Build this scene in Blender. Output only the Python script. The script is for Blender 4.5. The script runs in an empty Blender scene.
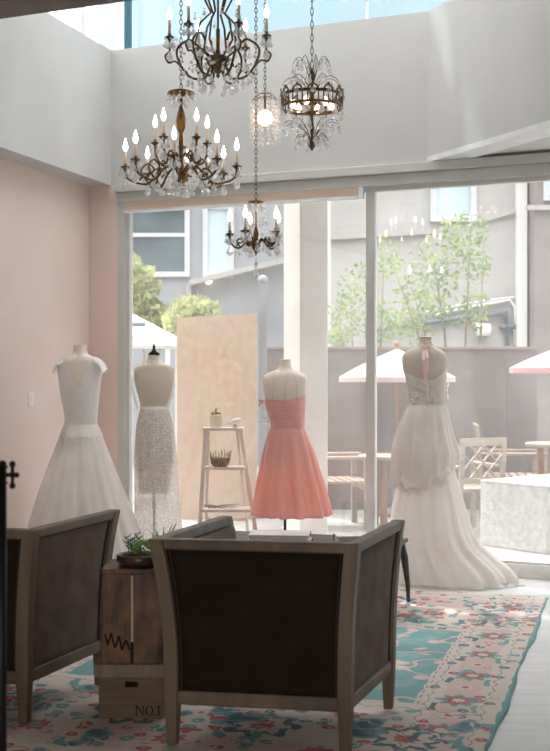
import bpy, bmesh, math, random
from mathutils import Vector, Matrix
random.seed(7)
PI = math.pi
F = 1150.0; CX = 275.0; CY = 375.5; H = 1.5
sc = bpy.context.scene
COL = sc.collection

# ------------------------------------------------------------------ camera, sky, sun, exposure
cd = bpy.data.cameras.new('camera'); cam = bpy.data.objects.new('camera', cd); COL.objects.link(cam)
cd.sensor_fit = 'HORIZONTAL'; cd.sensor_width = 36.0; cd.lens = 36.0 * F / 550.0
cam.location = (0, 0, H); cam.rotation_euler = (PI / 2, 0, 0)
cd.clip_start = 0.05; cd.clip_end = 200
cd.dof.use_dof = True; cd.dof.focus_distance = 6.6; cd.dof.aperture_fstop = 5.6
sc.camera = cam

SKY_LOW, SKY_TOP = 0.50, 3.4     # bright haze high overhead, calmer blue low over the roofs
w = bpy.data.worlds.new('sky'); sc.world = w; w.use_nodes = True
wn = w.node_tree.nodes; wl = w.node_tree.links; wn.clear()
wo = wn.new('ShaderNodeOutputWorld'); wb = wn.new('ShaderNodeBackground')
wt = wn.new('ShaderNodeTexCoord'); wno = wn.new('ShaderNodeTexNoise')
wno.inputs['Scale'].default_value = 2.6; wno.inputs['Detail'].default_value = 5
wr = wn.new('ShaderNodeValToRGB')
wr.color_ramp.elements[0].position = 0.40; wr.color_ramp.elements[0].color = (0.60, 0.76, 0.86, 1)
wr.color_ramp.elements[1].position = 0.66; wr.color_ramp.elements[1].color = (0.95, 0.97, 1.0, 1)
wl.new(wt.outputs['Generated'], wno.inputs['Vector']); wl.new(wno.outputs['Fac'], wr.inputs['Fac'])
wmx = wn.new('ShaderNodeMix'); wmx.data_type = 'RGBA'; wmx.inputs[7].default_value = (0.98, 0.99, 1.0, 1)
wl.new(wr.outputs['Color'], wmx.inputs[6]); wl.new(wmx.outputs[2], wb.inputs['Color'])
wsp = wn.new('ShaderNodeSeparateXYZ'); wl.new(wt.outputs['Generated'], wsp.inputs[0])
wm = wn.new('ShaderNodeMapRange'); wm.inputs['From Min'].default_value = 0.40; wm.inputs['From Max'].default_value = 0.85
wm.inputs['To Min'].default_value = SKY_LOW; wm.inputs['To Max'].default_value = SKY_TOP
wm2 = wn.new('ShaderNodeMapRange'); wm2.inputs['From Min'].default_value = 0.34; wm2.inputs['From Max'].default_value = 0.6; wl.new(wsp.outputs['Z'], wm2.inputs['Value']); wl.new(wm2.outputs[0], wmx.inputs[0])
wl.new(wsp.outputs['Z'], wm.inputs['Value']); wl.new(wm.outputs[0], wb.inputs['Strength'])
wl.new(wb.outputs[0], wo.inputs['Surface'])

sd = bpy.data.lights.new('sun', 'SUN'); sun = bpy.data.objects.new('sun', sd); COL.objects.link(sun)
sd.energy = 2.2; sd.angle = math.radians(1.2); sd.color = (1.0, 0.985, 0.96)
SUN_DIR = Vector((0.56, -0.58, -1.10)).normalized()
sun.rotation_euler = SUN_DIR.to_track_quat('-Z', 'Y').to_euler()

# added fill light behind the camera, lifts the fronts of the dresses
ad = bpy.data.lights.new('added_fill_light', 'AREA'); al = bpy.data.objects.new('added_fill_light', ad); COL.objects.link(al)
ad.shape = 'RECTANGLE'; ad.size = 4.6; ad.size_y = 1.9; ad.energy = 95; ad.color = (1.0, 0.97, 0.94)
al.location = (1.0, -2.6, 1.75); al.rotation_euler = (PI / 2, 0, 0.06)

sc.view_settings.view_transform = 'Standard'; sc.view_settings.look = 'None'
sc.view_settings.gamma = 1.0; sc.view_settings.exposure = 1.35
sc.view_settings.use_curve_mapping = False

# ------------------------------------------------------------------ helpers
def lin(c):
    o = []
    for v in c:
        v = v / 255.0
        o.append(v / 12.92 if v <= 0.04045 else ((v + 0.055) / 1.055) ** 2.4)
    return (o[0], o[1], o[2], 1.0)

def new_mat(name):
    m = bpy.data.materials.new(name); m.use_nodes = True
    n = m.node_tree.nodes; n.clear()
    out = n.new('ShaderNodeOutputMaterial')
    return m, n, m.node_tree.links, out

def mat(name, c, c2=None, rough=0.6, scale=8.0, stretch=(1, 1, 1), bump=0.0, bscale=60.0, metal=0.0, spec=0.5,
        sheen=0.0, trans=0.0, see=0.0, detail=4.0, lo=0.35, hi=0.65, emit=None, emit_s=0.0):
    """procedural surface: two colours mixed by noise, optional bump, translucency and see-through weave"""
    m, n, l, out = new_mat(name)
    p = n.new('ShaderNodeBsdfPrincipled')
    p.inputs['Roughness'].default_value = rough; p.inputs['Metallic'].default_value = metal
    p.inputs['Specular IOR Level'].default_value = spec
    if sheen: p.inputs['Sheen Weight'].default_value = sheen
    tc = n.new('ShaderNodeTexCoord'); mp = n.new('ShaderNodeMapping'); mp.inputs['Scale'].default_value = stretch
    l.new(tc.outputs['Object'], mp.inputs['Vector'])
    nz = n.new('ShaderNodeTexNoise'); nz.inputs['Scale'].default_value = scale; nz.inputs['Detail'].default_value = detail
    l.new(mp.outputs[0], nz.inputs['Vector'])
    rp = n.new('ShaderNodeValToRGB'); rp.color_ramp.elements[0].position = lo; rp.color_ramp.elements[1].position = hi
    rp.color_ramp.elements[0].color = lin(c); rp.color_ramp.elements[1].color = lin(c2 or c)
    l.new(nz.outputs['Fac'], rp.inputs['Fac']); l.new(rp.outputs['Color'], p.inputs['Base Color'])
    if emit:
        p.inputs['Emission Color'].default_value = lin(emit); p.inputs['Emission Strength'].default_value = emit_s
    if bump:
        nb = n.new('ShaderNodeTexNoise'); nb.inputs['Scale'].default_value = bscale; nb.inputs['Detail'].default_value = 3
        l.new(mp.outputs[0], nb.inputs['Vector'])
        b = n.new('ShaderNodeBump'); b.inputs['Strength'].default_value = bump; b.inputs['Distance'].default_value = 0.01
        l.new(nb.outputs['Fac'], b.inputs['Height']); l.new(b.outputs['Normal'], p.inputs['Normal'])
    sh = p.outputs[0]
    if trans:
        t = n.new('ShaderNodeBsdfTranslucent'); l.new(rp.outputs['Color'], t.inputs['Color'])
        mx = n.new('ShaderNodeMixShader'); mx.inputs[0].default_value = trans
        l.new(sh, mx.inputs[1]); l.new(t.outputs[0], mx.inputs[2]); sh = mx.outputs[0]
    if see:
        t = n.new('ShaderNodeBsdfTransparent')
        mx = n.new('ShaderNodeMixShader'); mx.inputs[0].default_value = see
        l.new(sh, mx.inputs[1]); l.new(t.outputs[0], mx.inputs[2]); sh = mx.outputs[0]
    l.new(sh, out.inputs['Surface'])
    return m

class MB:
    def __init__(self): self.bm = bmesh.new()
    def quadgrid(self, rows, closed=True, cap0=False, cap1=False):
        R = [[self.bm.verts.new(p) for p in row] for row in rows]
        n = len(R[0])
        for a, b in zip(R[:-1], R[1:]):
            for i in range(n if closed else n - 1):
                j = (i + 1) % n
                try: self.bm.faces.new((a[i], a[j], b[j], b[i]))
                except ValueError: pass
        if cap0 and n > 2: self.bm.faces.new(list(reversed(R[0])))
        if cap1 and n > 2: self.bm.faces.new(R[-1])
        return R
    def box(self, x0, x1, y0, y1, z0, z1):
        return self.prism([(x0, y0), (x1, y0), (x1, y1), (x0, y1)], z0, z1)
    def prism(self, pts, z0, z1):
        self.quadgrid([[(p[0], p[1], z0) for p in pts], [(p[0], p[1], z1) for p in pts]], True, True, True)
        return self
    def hexa(self, a, b):
        """solid between two 4-point loops"""
        self.quadgrid([a, b], True, True, True); return self
    def tube(self, pts, r, n=8, caps=True):
        pts = [Vector(p) for p in pts]
        rs = r if isinstance(r, (list, tuple)) else [r] * len(pts)
        up = None; rows = []
        for i, p in enumerate(pts):
            t = (pts[min(i + 1, len(pts) - 1)] - pts[max(i - 1, 0)])
            if t.length < 1e-9: t = Vector((0, 0, 1))
            t.normalize()
            if up is None:
                up = Vector((0, 0, 1)) if abs(t.z) < 0.9 else Vector((1, 0, 0))
            a = t.cross(up)
            if a.length < 1e-6: a = t.cross(Vector((0.3, 1, 0.2)))
            a.normalize(); b = a.cross(t).normalized(); up = b
            rows.append([p + rs[i] * (math.cos(q) * a + math.sin(q) * b) for q in [2 * PI * k / n for k in range(n)]])
        self.quadgrid(rows, True, caps, caps); return self
    def bar(self, p, q, wd, th, up=(0, 0, 1)):
        p = Vector(p); q = Vector(q); t = (q - p).normalized(); u = Vector(up)
        a = t.cross(u)
        if a.length < 1e-5: a = t.cross(Vector((0, 1, 0)))
        a.normalize(); b = a.cross(t).normalized()
        f = lambda c: [c + a * wd / 2 + b * th / 2, c - a * wd / 2 + b * th / 2, c - a * wd / 2 - b * th / 2, c + a * wd / 2 - b * th / 2]
        self.hexa(f(p), f(q)); return self
    def lathe(self, prof, c=(0, 0, 0), n=20, caps=True, flute=0.0, fk=8):
        rows = [[(c[0] + r * (1 + flute * math.cos(fk * a)) * math.cos(a), c[1] + r * (1 + flute * math.cos(fk * a)) * math.sin(a), c[2] + z)
                 for a in [2 * PI * k / n for k in range(n)]] for r, z in prof]
        self.quadgrid(rows, True, caps, caps); return self
    def ball(self, c, r, n=10, sz=1.0):
        k = max(4, n // 2)
        prof = [(r * math.sin(PI * (i + 0.02) / (k + 0.04)), -r * sz * math.cos(PI * (i + 0.02) / (k + 0.04))) for i in range(k + 1)]
        return self.lathe(prof, c, n)
    def build(self, name, m, parent=None, smooth=True, loc=None, bev=0.0, kind=None, solid=0.0):
        bmesh.ops.remove_doubles(self.bm, verts=self.bm.verts, dist=1e-6)
        bmesh.ops.recalc_face_normals(self.bm, faces=self.bm.faces)
        me = bpy.data.meshes.new(name); self.bm.to_mesh(me); self.bm.free()
        for p in me.polygons: p.use_smooth = smooth
        me.materials.append(m)
        o = bpy.data.objects.new(name, me); COL.objects.link(o)
        if parent: o.parent = parent
        if loc: o.location = loc
        if bev:
            b = o.modifiers.new('bevel', 'BEVEL'); b.width = bev; b.segments = 2; b.limit_method = 'ANGLE'
        if solid:
            s = o.modifiers.new('thickness', 'SOLIDIFY'); s.thickness = solid; s.offset = 0
        if kind: o['kind'] = kind
        return o

def tag(o, label, cat, group=None):
    o['label'] = label; o['category'] = cat
    if group: o['group'] = group
    return o
def thing(name, label, cat, loc=(0, 0, 0), rz=0.0, group=None):
    o = bpy.data.objects.new(name, None); COL.objects.link(o); o.empty_display_size = 0.1
    o.location = loc; o.rotation_euler = (0, 0, rz)
    return tag(o, label, cat, group)
def kids(o): return [c for c in bpy.data.objects if c.parent == o]
def copy_tree(o, parent=None):
    c = o.copy(); COL.objects.link(c)
    if parent: c.parent = parent
    for ch in kids(o): copy_tree(ch, c)
    return c
def share(o, parent, loc=(0, 0, 0), rot=(0, 0, 0), sc_=1.0):
    c = bpy.data.objects.new(o.name.split('.')[0], o.data); COL.objects.link(c); c.parent = parent
    c.location = loc; c.rotation_euler = rot; c.scale = (sc_, sc_, sc_)
    return c

def xz(px, py, d): return ((px - CX) / F * d, d, H + (CY - py) / F * d)
def fl(px, py, z=0.0):
    d = F * (H - z) / (py - CY); return Vector(((px - CX) / F * d, d, z))
def lerp(a, b, t): return a + (b - a) * t
def sstep(a, b, x):
    t = max(0, min(1, (x - a) / (b - a))); return t * t * (3 - 2 * t)

# room axes: A runs along the left wall towards the window, B along the window wall to the right
A = Vector((0.3138, 0.9495)); B = Vector((0.9238, -0.3829)); NW = Vector((0.3829, 0.9238))  # NW: outwards through the glass
W0 = Vector((1.778, 8.52))
def W(s, out=0.0): return W0 + B * s + NW * out
def s_at(px):
    t = (px - CX) / F
    return (t * W0.y - W0.x) / (B.x - B.y * t)
def wz(py, px): 
    d = W(s_at(px)).y; return H + (CY - py) / F * d
SOF = 3.125; SILL = 4.28; ROOF = 6.0
SL = s_at(89); SR = 2.6
CL = W(SL)                                  # corner of left wall and window wall
def L(t, inn=0.0): return CL - A * t + Vector((0.9495, -0.3138)) * inn

# ------------------------------------------------------------------ materials
M_white = mat('white_wall_paint', (196, 195, 193), (190, 189, 187), 0.75, 1.5, bump=0.08, bscale=120)
M_pink = mat('blush_wall_paint', (226, 206, 196), (221, 200, 190), 0.75, 2.0, bump=0.08, bscale=120)
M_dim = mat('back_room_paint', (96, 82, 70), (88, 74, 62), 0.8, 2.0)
M_floor = mat('white_floor_paint', (214, 213, 212), (202, 202, 202), 0.42, 3.0, (1, 6, 1), bump=0.1, bscale=20)
M_beam = mat('grey_beam', (128, 118, 108), (112, 102, 94), 0.7, 4)
M_alu = mat('pale_aluminium_frame', (200, 200, 196), (193, 193, 189), 0.4, 4)
M_wframe = mat('white_window_frame', (226, 228, 228), (216, 218, 218), 0.5, 10)
M_hframe = mat('house_window_frame', (186, 188, 190), None, 0.5)
M_sill = mat('window_curb', (236, 232, 226), (226, 221, 214), 0.6, 10)
M_blind = mat('blind_fabric', (226, 205, 186), (220, 198, 180), 0.8, 4, (1, 1, 8), trans=0.3)
M_patio = mat('patio_concrete', (160, 158, 154), (140, 138, 134), 0.85, 2.2, bump=0.1)
M_mauve = mat('mauve_stucco_wall', (118, 111, 107), (106, 100, 96), 0.85, 2.0, bump=0.3, bscale=50)
M_cap = mat('pink_wall_cap', (146, 126, 121), (138, 118, 113), 0.8, 6)
M_stucco = mat('grey_stucco', (172, 168, 164), (160, 156, 152), 0.85, 1.2, bump=0.4, bscale=30)
M_stucco_blue = mat('blue_grey_stucco', (150, 152, 155), (136, 140, 144), 0.85, 1.2, bump=0.3, bscale=30)
M_pillar = mat('taupe_stucco', (134, 124, 120), (122, 112, 108), 0.85, 3, bump=0.3, bscale=40)
M_column = mat('cream_column', (214, 209, 202), (204, 198, 190), 0.8, 2, bump=0.3, bscale=60)
M_block = mat('rough_white_stucco', (228, 228, 226), (206, 206, 204), 0.9, 22, bump=0.9, bscale=70)
M_ply = mat('chip_board', (194, 168, 144), (180, 152, 126), 0.8, 16, (1, 1, 0.6), detail=8, lo=0.3, hi=0.7)
M_dglass = mat('dark_house_glass', (58, 74, 80), (84, 100, 106), 0.15, 1.2, (1, 1, 2))
M_bglass = mat('pale_house_glass', (176, 192, 200), (196, 208, 214), 0.15, 1.2)
M_pipe_w = mat('white_pipe', (216, 214, 210), None, 0.5)
M_pipe_d = mat('dark_pipe', (92, 104, 110), None, 0.5)
M_leaf = mat('tree_leaf', (104, 130, 78), (164, 176, 120), 0.9, 5, trans=0.45, detail=2, spec=0.1)
M_leafy = mat('yellow_tree_leaf', (136, 144, 96), (174, 176, 128), 0.9, 3, trans=0.45, detail=2, spec=0.1)
M_bark = mat('bark', (150, 136, 122), (118, 104, 92), 0.9, 14, bump=0.4)
M_teak = mat('weathered_teak', (168, 152, 136), (140, 124, 108), 0.7, 6, (1, 1, 6), bump=0.15)
M_teakw = mat('warm_timber', (160, 116, 86), (138, 96, 68), 0.7, 8, (1, 1, 5))
M_umb = mat('umbrella_canvas', (216, 200, 196), (210, 190, 186), 0.8, 4, trans=0.4)
M_umbp = mat('pink_umbrella_canvas', (216, 172, 172), (208, 158, 160), 0.8, 4, trans=0.4)
M_mug = mat('white_china', (238, 236, 232), None, 0.3)
M_form = mat('dress_form_linen', (216, 204, 188), (206, 192, 176), 0.8, 120, bump=0.1, bscale=200)
M_formw = mat('white_dress_form', (244, 232, 218), (238, 224, 210), 0.8, 60)
M_seam = mat('seam_thread', (222, 196, 158), None, 0.8)
M_tulle = mat('ivory_tulle', (250, 246, 242), (245, 238, 232), 0.85, 14, (1, 1, 0.25), trans=0.42, bump=0.5, bscale=70)
M_lacew = mat('white_lace', (250, 246, 242), (240, 233, 227), 0.85, 70, trans=0.12, bump=0.08, bscale=80)
M_applique = mat('lace_flower', (250, 244, 238), (242, 234, 226), 0.8, 60, trans=0.5)
M_ribbon = mat('pink_ribbon', (248, 214, 208), (244, 206, 200), 0.5, 20)
M_coral = mat('coral_silk', (251, 200, 188), (248, 188, 176), 0.36, 5, (1, 1, 0.3), trans=0.42, sheen=0.2)
M_coralb = mat('coral_bodice', (247, 192, 182), (243, 182, 172), 0.55, 10, trans=0.1)
M_lining = mat('grey_lining', (216, 207, 201), (205, 196, 190), 0.8, 30)
M_metal = mat('dark_stand_metal', (70, 64, 58), None, 0.4, metal=0.8)
M_paintwood = mat('white_ladder_paint', (240, 228, 218), (226, 208, 196), 0.6, 9, (1, 1, 0.2))
M_wicker = mat('grey_wicker', (182, 160, 134), (140, 118, 96), 0.8, 60, bump=0.5)
M_twig = mat('twig', (158, 134, 108), None, 0.8)
M_chairwood = mat('weathered_grey_oak', (118, 98, 78), (90, 73, 57), 0.55, 7, (1.0, 1.0, 0.25), bump=0.12, bscale=30)
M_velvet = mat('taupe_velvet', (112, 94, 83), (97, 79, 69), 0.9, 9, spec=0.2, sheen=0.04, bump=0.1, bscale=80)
M_velvetd = mat('brown_shaded_velvet', (46, 35, 26), (40, 30, 22), 0.95, 9, spec=0.1, sheen=0.0, bump=0.1, bscale=120)  # back panels only: brown velvet, with their shade included in the colour
M_piping = mat('velvet_piping', (52, 42, 36), None, 0.9)
M_cratel = mat('kraft_crate_wood', (120, 98, 76), (108, 86, 65), 0.75, 5, (1, 1, 8), bump=0.08)
M_lid = mat('greyed_lid_wood', (146, 128, 108), (130, 112, 92), 0.75, 5, (8, 1, 1), bump=0.08)
M_crated = mat('scorched_crate_wood', (128, 86, 54), (44, 30, 20), 0.5, 9, (1.4, 1, 0.7), detail=6, lo=0.38, hi=0.68, bump=0.2)
M_slit = mat('painted_light_slit', (214, 196, 172), (190, 170, 146), 0.7, 30)
M_char = mat('charcoal_scorch', (30, 20, 14), (48, 32, 22), 0.9, 60)
M_ink = mat('black_ink', (18, 16, 16), None, 0.8)
M_bowl = mat('brown_glazed_bowl', (84, 62, 52), (60, 44, 38), 0.3, 20)
M_saucer = mat('blue_grey_glaze', (120, 138, 150), None, 0.3)
M_soil = mat('soil', (58, 44, 36), (84, 64, 52), 0.95, 60, bump=0.8)
M_succ = mat('moss_green', (104, 158, 74), (150, 196, 104), 0.7, 40)
M_succd = mat('dark_succulent_green', (72, 122, 84), (104, 150, 104), 0.6, 40)
M_dtable = mat('dark_table_wood', (70, 66, 58), (52, 48, 42), 0.45, 8, (1, 1, 6))
M_book = mat('pale_magazine', (226, 214, 210), (206, 192, 190), 0.5, 12)
M_bookd = mat('dark_cover', (48, 44, 44), None, 0.5)
M_burg = mat('burgundy_cloth', (84, 34, 44), None, 0.7)
M_iron = mat('wrought_iron', (26, 22, 22), None, 0.5, metal=0.6)
M_brass = mat('antique_brass', (132, 100, 58), (80, 62, 38), 0.36, 30, metal=0.85)
M_bronze = mat('dark_bronze', (116, 98, 70), (74, 62, 44), 0.38, 30, metal=0.5)
M_chain = mat('chain_metal', (92, 98, 96), None, 0.4, metal=0.8)
M_candle = mat('candle_sleeve', (232, 214, 196), (222, 200, 182), 0.6, 20)
M_fringe = mat('rug_fringe', (226, 216, 202), (200, 188, 174), 0.9, 60)
M_plate = mat('switch_plastic', (236, 226, 220), None, 0.4)
M_jar = None

def glass_mat(name, veil, gloss, tint=(1, 1, 1, 1), rough=0.0):
    m, n, l, out = new_mat(name)
    t = n.new('ShaderNodeBsdfTransparent'); t.inputs[0].default_value = tint
    g = n.new('ShaderNodeBsdfGlossy'); g.inputs['Roughness'].default_value = rough
    d = n.new('ShaderNodeBsdfDiffuse'); d.inputs[0].default_value = (0.9, 0.9, 0.9, 1)
    tr = n.new('ShaderNodeBsdfTranslucent'); tr.inputs[0].default_value = (0.9, 0.9, 0.9, 1)
    lw = n.new('ShaderNodeLayerWeight'); lw.inputs[0].default_value = 0.25
    mu = n.new('ShaderNodeMath'); mu.operation = 'MULTIPLY_ADD'; mu.inputs[1].default_value = 0.35; mu.inputs[2].default_value = gloss
    l.new(lw.outputs['Fresnel'], mu.inputs[0])
    dm = n.new('ShaderNodeMixShader'); dm.inputs[0].default_value = 0.6; l.new(d.outputs[0], dm.inputs[1]); l.new(tr.outputs[0], dm.inputs[2])
    a = n.new('ShaderNodeMixShader'); l.new(mu.outputs[0], a.inputs[0]); l.new(t.outputs[0], a.inputs[1]); l.new(g.outputs[0], a.inputs[2])
    nz = n.new('ShaderNodeTexNoise'); nz.inputs['Scale'].default_value = 1.4; tc = n.new('ShaderNodeTexCoord'); l.new(tc.outputs['Object'], nz.inputs['Vector'])
    mm = n.new('ShaderNodeMath'); mm.operation = 'MULTIPLY'; mm.inputs[1].default_value = veil * 2; l.new(nz.outputs['Fac'], mm.inputs[0])
    b = n.new('ShaderNodeMixShader'); l.new(mm.outputs[0], b.inputs[0]); l.new(a.outputs[0], b.inputs[1]); l.new(dm.outputs[0], b.inputs[2])
    l.new(b.outputs[0], out.inputs['Surface'])
    return m
def frosted(name, k):
    m, n, l, out = new_mat(name)
    t = n.new('ShaderNodeBsdfTransparent'); tr = n.new('ShaderNodeBsdfTranslucent'); tr.inputs[0].default_value = (0.93, 0.93, 0.92, 1)
    mx = n.new('ShaderNodeMixShader'); mx.inputs[0].default_value = k; l.new(t.outputs[0], mx.inputs[1]); l.new(tr.outputs[0], mx.inputs[2])
    l.new(mx.outputs[0], out.inputs['Surface']); return m
M_glass = glass_mat('dusty_glare_glass', 0.075, 0.05)  # pale veil: dusty film plus glare and haze of the bright window
M_clear = glass_mat('clear_glass', 0.01, 0.04, (0.9, 0.96, 0.98, 1))
M_frost = frosted('frosted_added_skylight', 0.85)
M_frostw = frosted('frosted_side_glass', 0.6)
M_crystal = glass_mat('cut_crystal', 0.38, 0.26, (0.96, 0.96, 0.97, 1), 0.05)
M_jar = glass_mat('jar_glass', 0.12, 0.12, (0.85, 0.84, 0.74, 1))
def emis(name, c, s):
    m, n, l, out = new_mat(name)
    e = n.new('ShaderNodeEmission'); e.inputs[0].default_value = lin(c); e.inputs[1].default_value = s
    l.new(e.outputs[0], out.inputs['Surface']); return m
M_bulb = emis('lit_bulb', (255, 236, 214), 5.0)
M_bulbw = emis('warm_lit_bulb', (255, 212, 172), 2.6)

# ------------------------------------------------------------------ the setting
def struct(name, mb, m, smooth=False, bev=0.0):
    return mb.build(name, m, None, smooth, bev=bev, kind='structure')
def wprism(s0, s1, o0, o1, z0, z1, mb=None):
    mb = mb or MB()
    return mb.prism([W(s0, o0), W(s1, o0), W(s1, o1), W(s0, o1)], z0, z1)
BK = 4.2                                     # the tall glazed part ends here, the low ceiling begins
RB = 13.2                                    # how far the room runs back from the window
RC = W(SR)
def Rr(t): return RC - A * t
struct('floor', MB().prism([L(RB, -0.2), RC - A * RB, W(SR, 0.0), W(SL - 0.2, 0.0)], -0.12, 0.0), M_floor)
def lprism(t0, t1, i0, i1, z0, z1): return MB().prism([L(t0, i0), L(t1, i0), L(t1, i1), L(t0, i1)], z0, z1)
struct('wall_left', lprism(-0.25, RB, -0.2, 0.0, 0, SOF), M_pink)
struct('wall_left_upper', lprism(-0.02, BK, -0.2, 0.22, SOF, SILL), M_white)
struct('baseboard_left', lprism(0.0, RB, 0.0, 0.015, 0, 0.11), M_wframe)
SJ = s_at(117.5)
struct('wall_front_pier', wprism(SL, SJ, 0.0, 0.25, 0, SOF), M_pink)
CRs = s_at(428); CRp = W(CRs)
struct('wall_front_upper', wprism(SL - 0.1, CRs, 0.0, 0.25, SOF, SILL), M_white)
D45 = Vector((0.447, -0.894)); N45 = Vector((0.894, 0.447))
E45 = CRp + D45 * 3.6
struct('wall_right_upper', MB().prism([CRp, E45, E45 + N45 * 0.2, CRp + N45 * 0.2], SOF + 0.04, SILL), M_white)
struct('trim_ledge', MB().prism([CRp - N45 * 0.012, E45 - N45 * 0.012, E45 + N45 * 0.2, CRp + N45 * 0.2], SOF, SOF + 0.04), M_wframe)
struct('ceiling_soffit', MB().prism([CRp + N45 * 0.2, W(SR + 0.4), E45 + N45 * 3.0, E45 + N45 * 0.2], SOF + 0.02, SOF + 0.12), M_white)
struct('wall_right', MB().prism([RC, RC - A * RB, RC - A * RB + Vector((0.2, -0.07)), RC + Vector((0.2, -0.07))], 0, ROOF), M_white)
struct('wall_back', MB().prism([L(RB, -0.2), RC - A * RB, RC - A * (RB + 0.2), L(RB + 0.2, -0.2)], 0, SOF), M_dim)

struct('ceiling_low', MB().prism([L(RB, -0.2), Rr(RB), Rr(BK), L(BK, -0.2)], SOF, SOF + 0.15), M_dim)
struct('wall_back_upper', MB().prism([L(BK, -0.2), Rr(BK), Rr(BK + 0.2), L(BK + 0.2, -0.2)], SOF + 0.15, ROOF), M_white)
mb = MB()
def roofp(t0, t1, u0, u1):
    f = lambda t, u: L(t, -0.4).lerp(Rr(t), u)
    mb.prism([f(t0, u0), f(t0, u1), f(t1, u1), f(t1, u0)], ROOF, ROOF + 0.15)
SKL = 1.8
roofp(-0.4, 0.4, 0, 1); roofp(SKL, BK + 0.2, 0, 1); roofp(0.4, SKL, 0, 0.09); roofp(0.4, SKL, 0.92, 1); roofp(0.4, SKL, 0.49, 0.51)
struct('ceiling', mb, M_white)
struct('trim_light_baffle', MB().prism([L(SKL + 0.02, -0.2), Rr(SKL + 0.02), Rr(SKL + 0.22), L(SKL + 0.22, -0.2)], 4.75, ROOF), M_white)  # unseen panel, added to keep roof light off the near rug
mb = MB(); roofp(0.4, SKL, 0.09, 0.92); struct('window_added_skylight', mb, M_frost)  # unseen roof opening, added to brighten the tall part of the room
struct('trim_ceiling_edge', MB().prism([L(BK, -0.2), Rr(BK), Rr(BK + 0.2), L(BK + 0.2, -0.2)], SOF - 0.004, SOF), M_beam)
# sliding glass wall
SM = s_at(369.5)
SF = s_at(120)
hz = wz(184, 410)
def window_panel(name, s0, s1, z0, z1, fw, mt, gl, o=0.05, bot=0.012):
    mb = MB()
    wprism(s0, s0 + fw, o - 0.03, o + 0.03, z0, z1, mb); wprism(s1 - fw, s1, o - 0.03, o + 0.03, z0, z1, mb)
    wprism(s0 + fw, s1 - fw, o - 0.03, o + 0.03, z1 - fw, z1, mb); wprism(s0 + fw, s1 - fw, o - 0.03, o + 0.03, z0, z0 + bot, mb)
    fr = struct(name, mb, mt)
    p = wprism(s0 + fw, s1 - fw, o - 0.004, o + 0.004, z0 + bot, z1 - fw).build('pane', gl, fr, False)
    return fr
window_panel('window_1', SF + 0.045, SM, 0.105, hz, 0.035, M_alu, M_glass)
window_panel('window_2', SM, SR, 0.105, hz, 0.035, M_alu, M_glass)
mb = MB(); wprism(SJ, SF + 0.045, 0.0, 0.14, 0.0, hz, mb); struct('trim_jamb', mb, M_alu)
mb = MB(); wprism(SJ, SR, -0.02, 0.14, hz, hz + 0.085, mb); wprism(SJ, SR, -0.055, 0.14, hz + 0.085, SOF, mb); struct('trim_header', mb, M_alu, bev=0.006)
mb = MB(); wprism(SJ, SR, 0.0, 0.22, 0.0, 0.104, mb); struct('trim_curb', mb, M_sill, bev=0.006)
rb = thing('roller_blind', 'beige roller blind rolled up at the top of the left glass panel', 'blind', (*W(SM - 0.1), hz))
o = rb.location
def wl_(s0, s1, o0, o1, z0, z1):
    return MB().prism([Vector((p.x - o.x, p.y - o.y)) for p in (W(s0, o0), W(s1, o0), W(s1, o1), W(s0, o1))], z0 - o.z, z1 - o.z)
zb = wz(199, 358)
wl_(SF + 0.05, SM - 0.09, -0.02, 0.012, zb + 0.02, hz).build('blind_cloth', M_blind, rb, False)
wl_(SF + 0.05, SM - 0.09, -0.026, 0.016, zb, zb + 0.022).build('bottom_bar', M_wframe, rb, False)
wl_(SM - 0.085, SM - 0.045, -0.025, 0.012, zb, hz).build('bracket', M_wframe, rb, False)

# clerestory glazing above the white walls
mb = MB()
wprism(SL - 0.1, SR, 0.05, 0.2, ROOF - 0.12, ROOF, mb)
s0 = s_at(114.5)
wprism(s0 - 0.02, s0 + 0.065, 0.05, 0.2, SILL, ROOF - 0.12, mb)
s1 = s_at(363); wprism(s1 - 0.006, s1 + 0.006, 0.08, 0.12, SILL, ROOF - 0.12, mb)
fr = struct('window_3', mb, M_wframe)
wprism(s0 + 0.068, s0 + 0.085, 0.05, 0.15, SILL, ROOF - 0.12).build('gasket', mat('teal_gasket', (40, 92, 104)), fr, False)
wprism(s0 + 0.085, SR, 0.10, 0.108, SILL, ROOF - 0.12).build('pane', M_clear, fr, False)
mb = MB()
def lp(t0, t1, i0, i1, z0, z1): mb.prism([L(t0, i0), L(t1, i0), L(t1, i1), L(t0, i1)], z0, z1)
lp(-0.02, BK, 0.0, 0.15, ROOF - 0.12, ROOF)
for t in (0.35, 0.95, 2.6): lp(t, t + 0.07, 0.02, 0.15, SILL, ROOF - 0.12)
fr = struct('window_4', mb, M_wframe)
lprism(-0.02, BK, 0.08, 0.088, SILL, ROOF - 0.12).build('pane', M_frostw, fr, False)

# patio and what is built around it
PZ = 0.10
struct('patio', MB().prism([W(-9, 0.22), W(7, 0.22), W(9, 16), W(-12, 16)], -0.1, PZ), M_patio)
def at(px, d): return Vector(((px - CX) / F * d, d))
mb = MB(); a = at(262, 12.0); b = at(537, 12.0)
mb.prism([a, b, b + Vector((0, 0.2)), a + Vector((0, 0.2))], PZ, 1.775)
wp = struct('wall_patio', mb, M_mauve)
MB().prism([a + Vector((0, -0.02)), b + Vector((0, -0.02)), b + Vector((0, 0.22)), a + Vector((0, 0.22))], 1.775, 1.80).build('cap', M_cap, wp, False)

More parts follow.
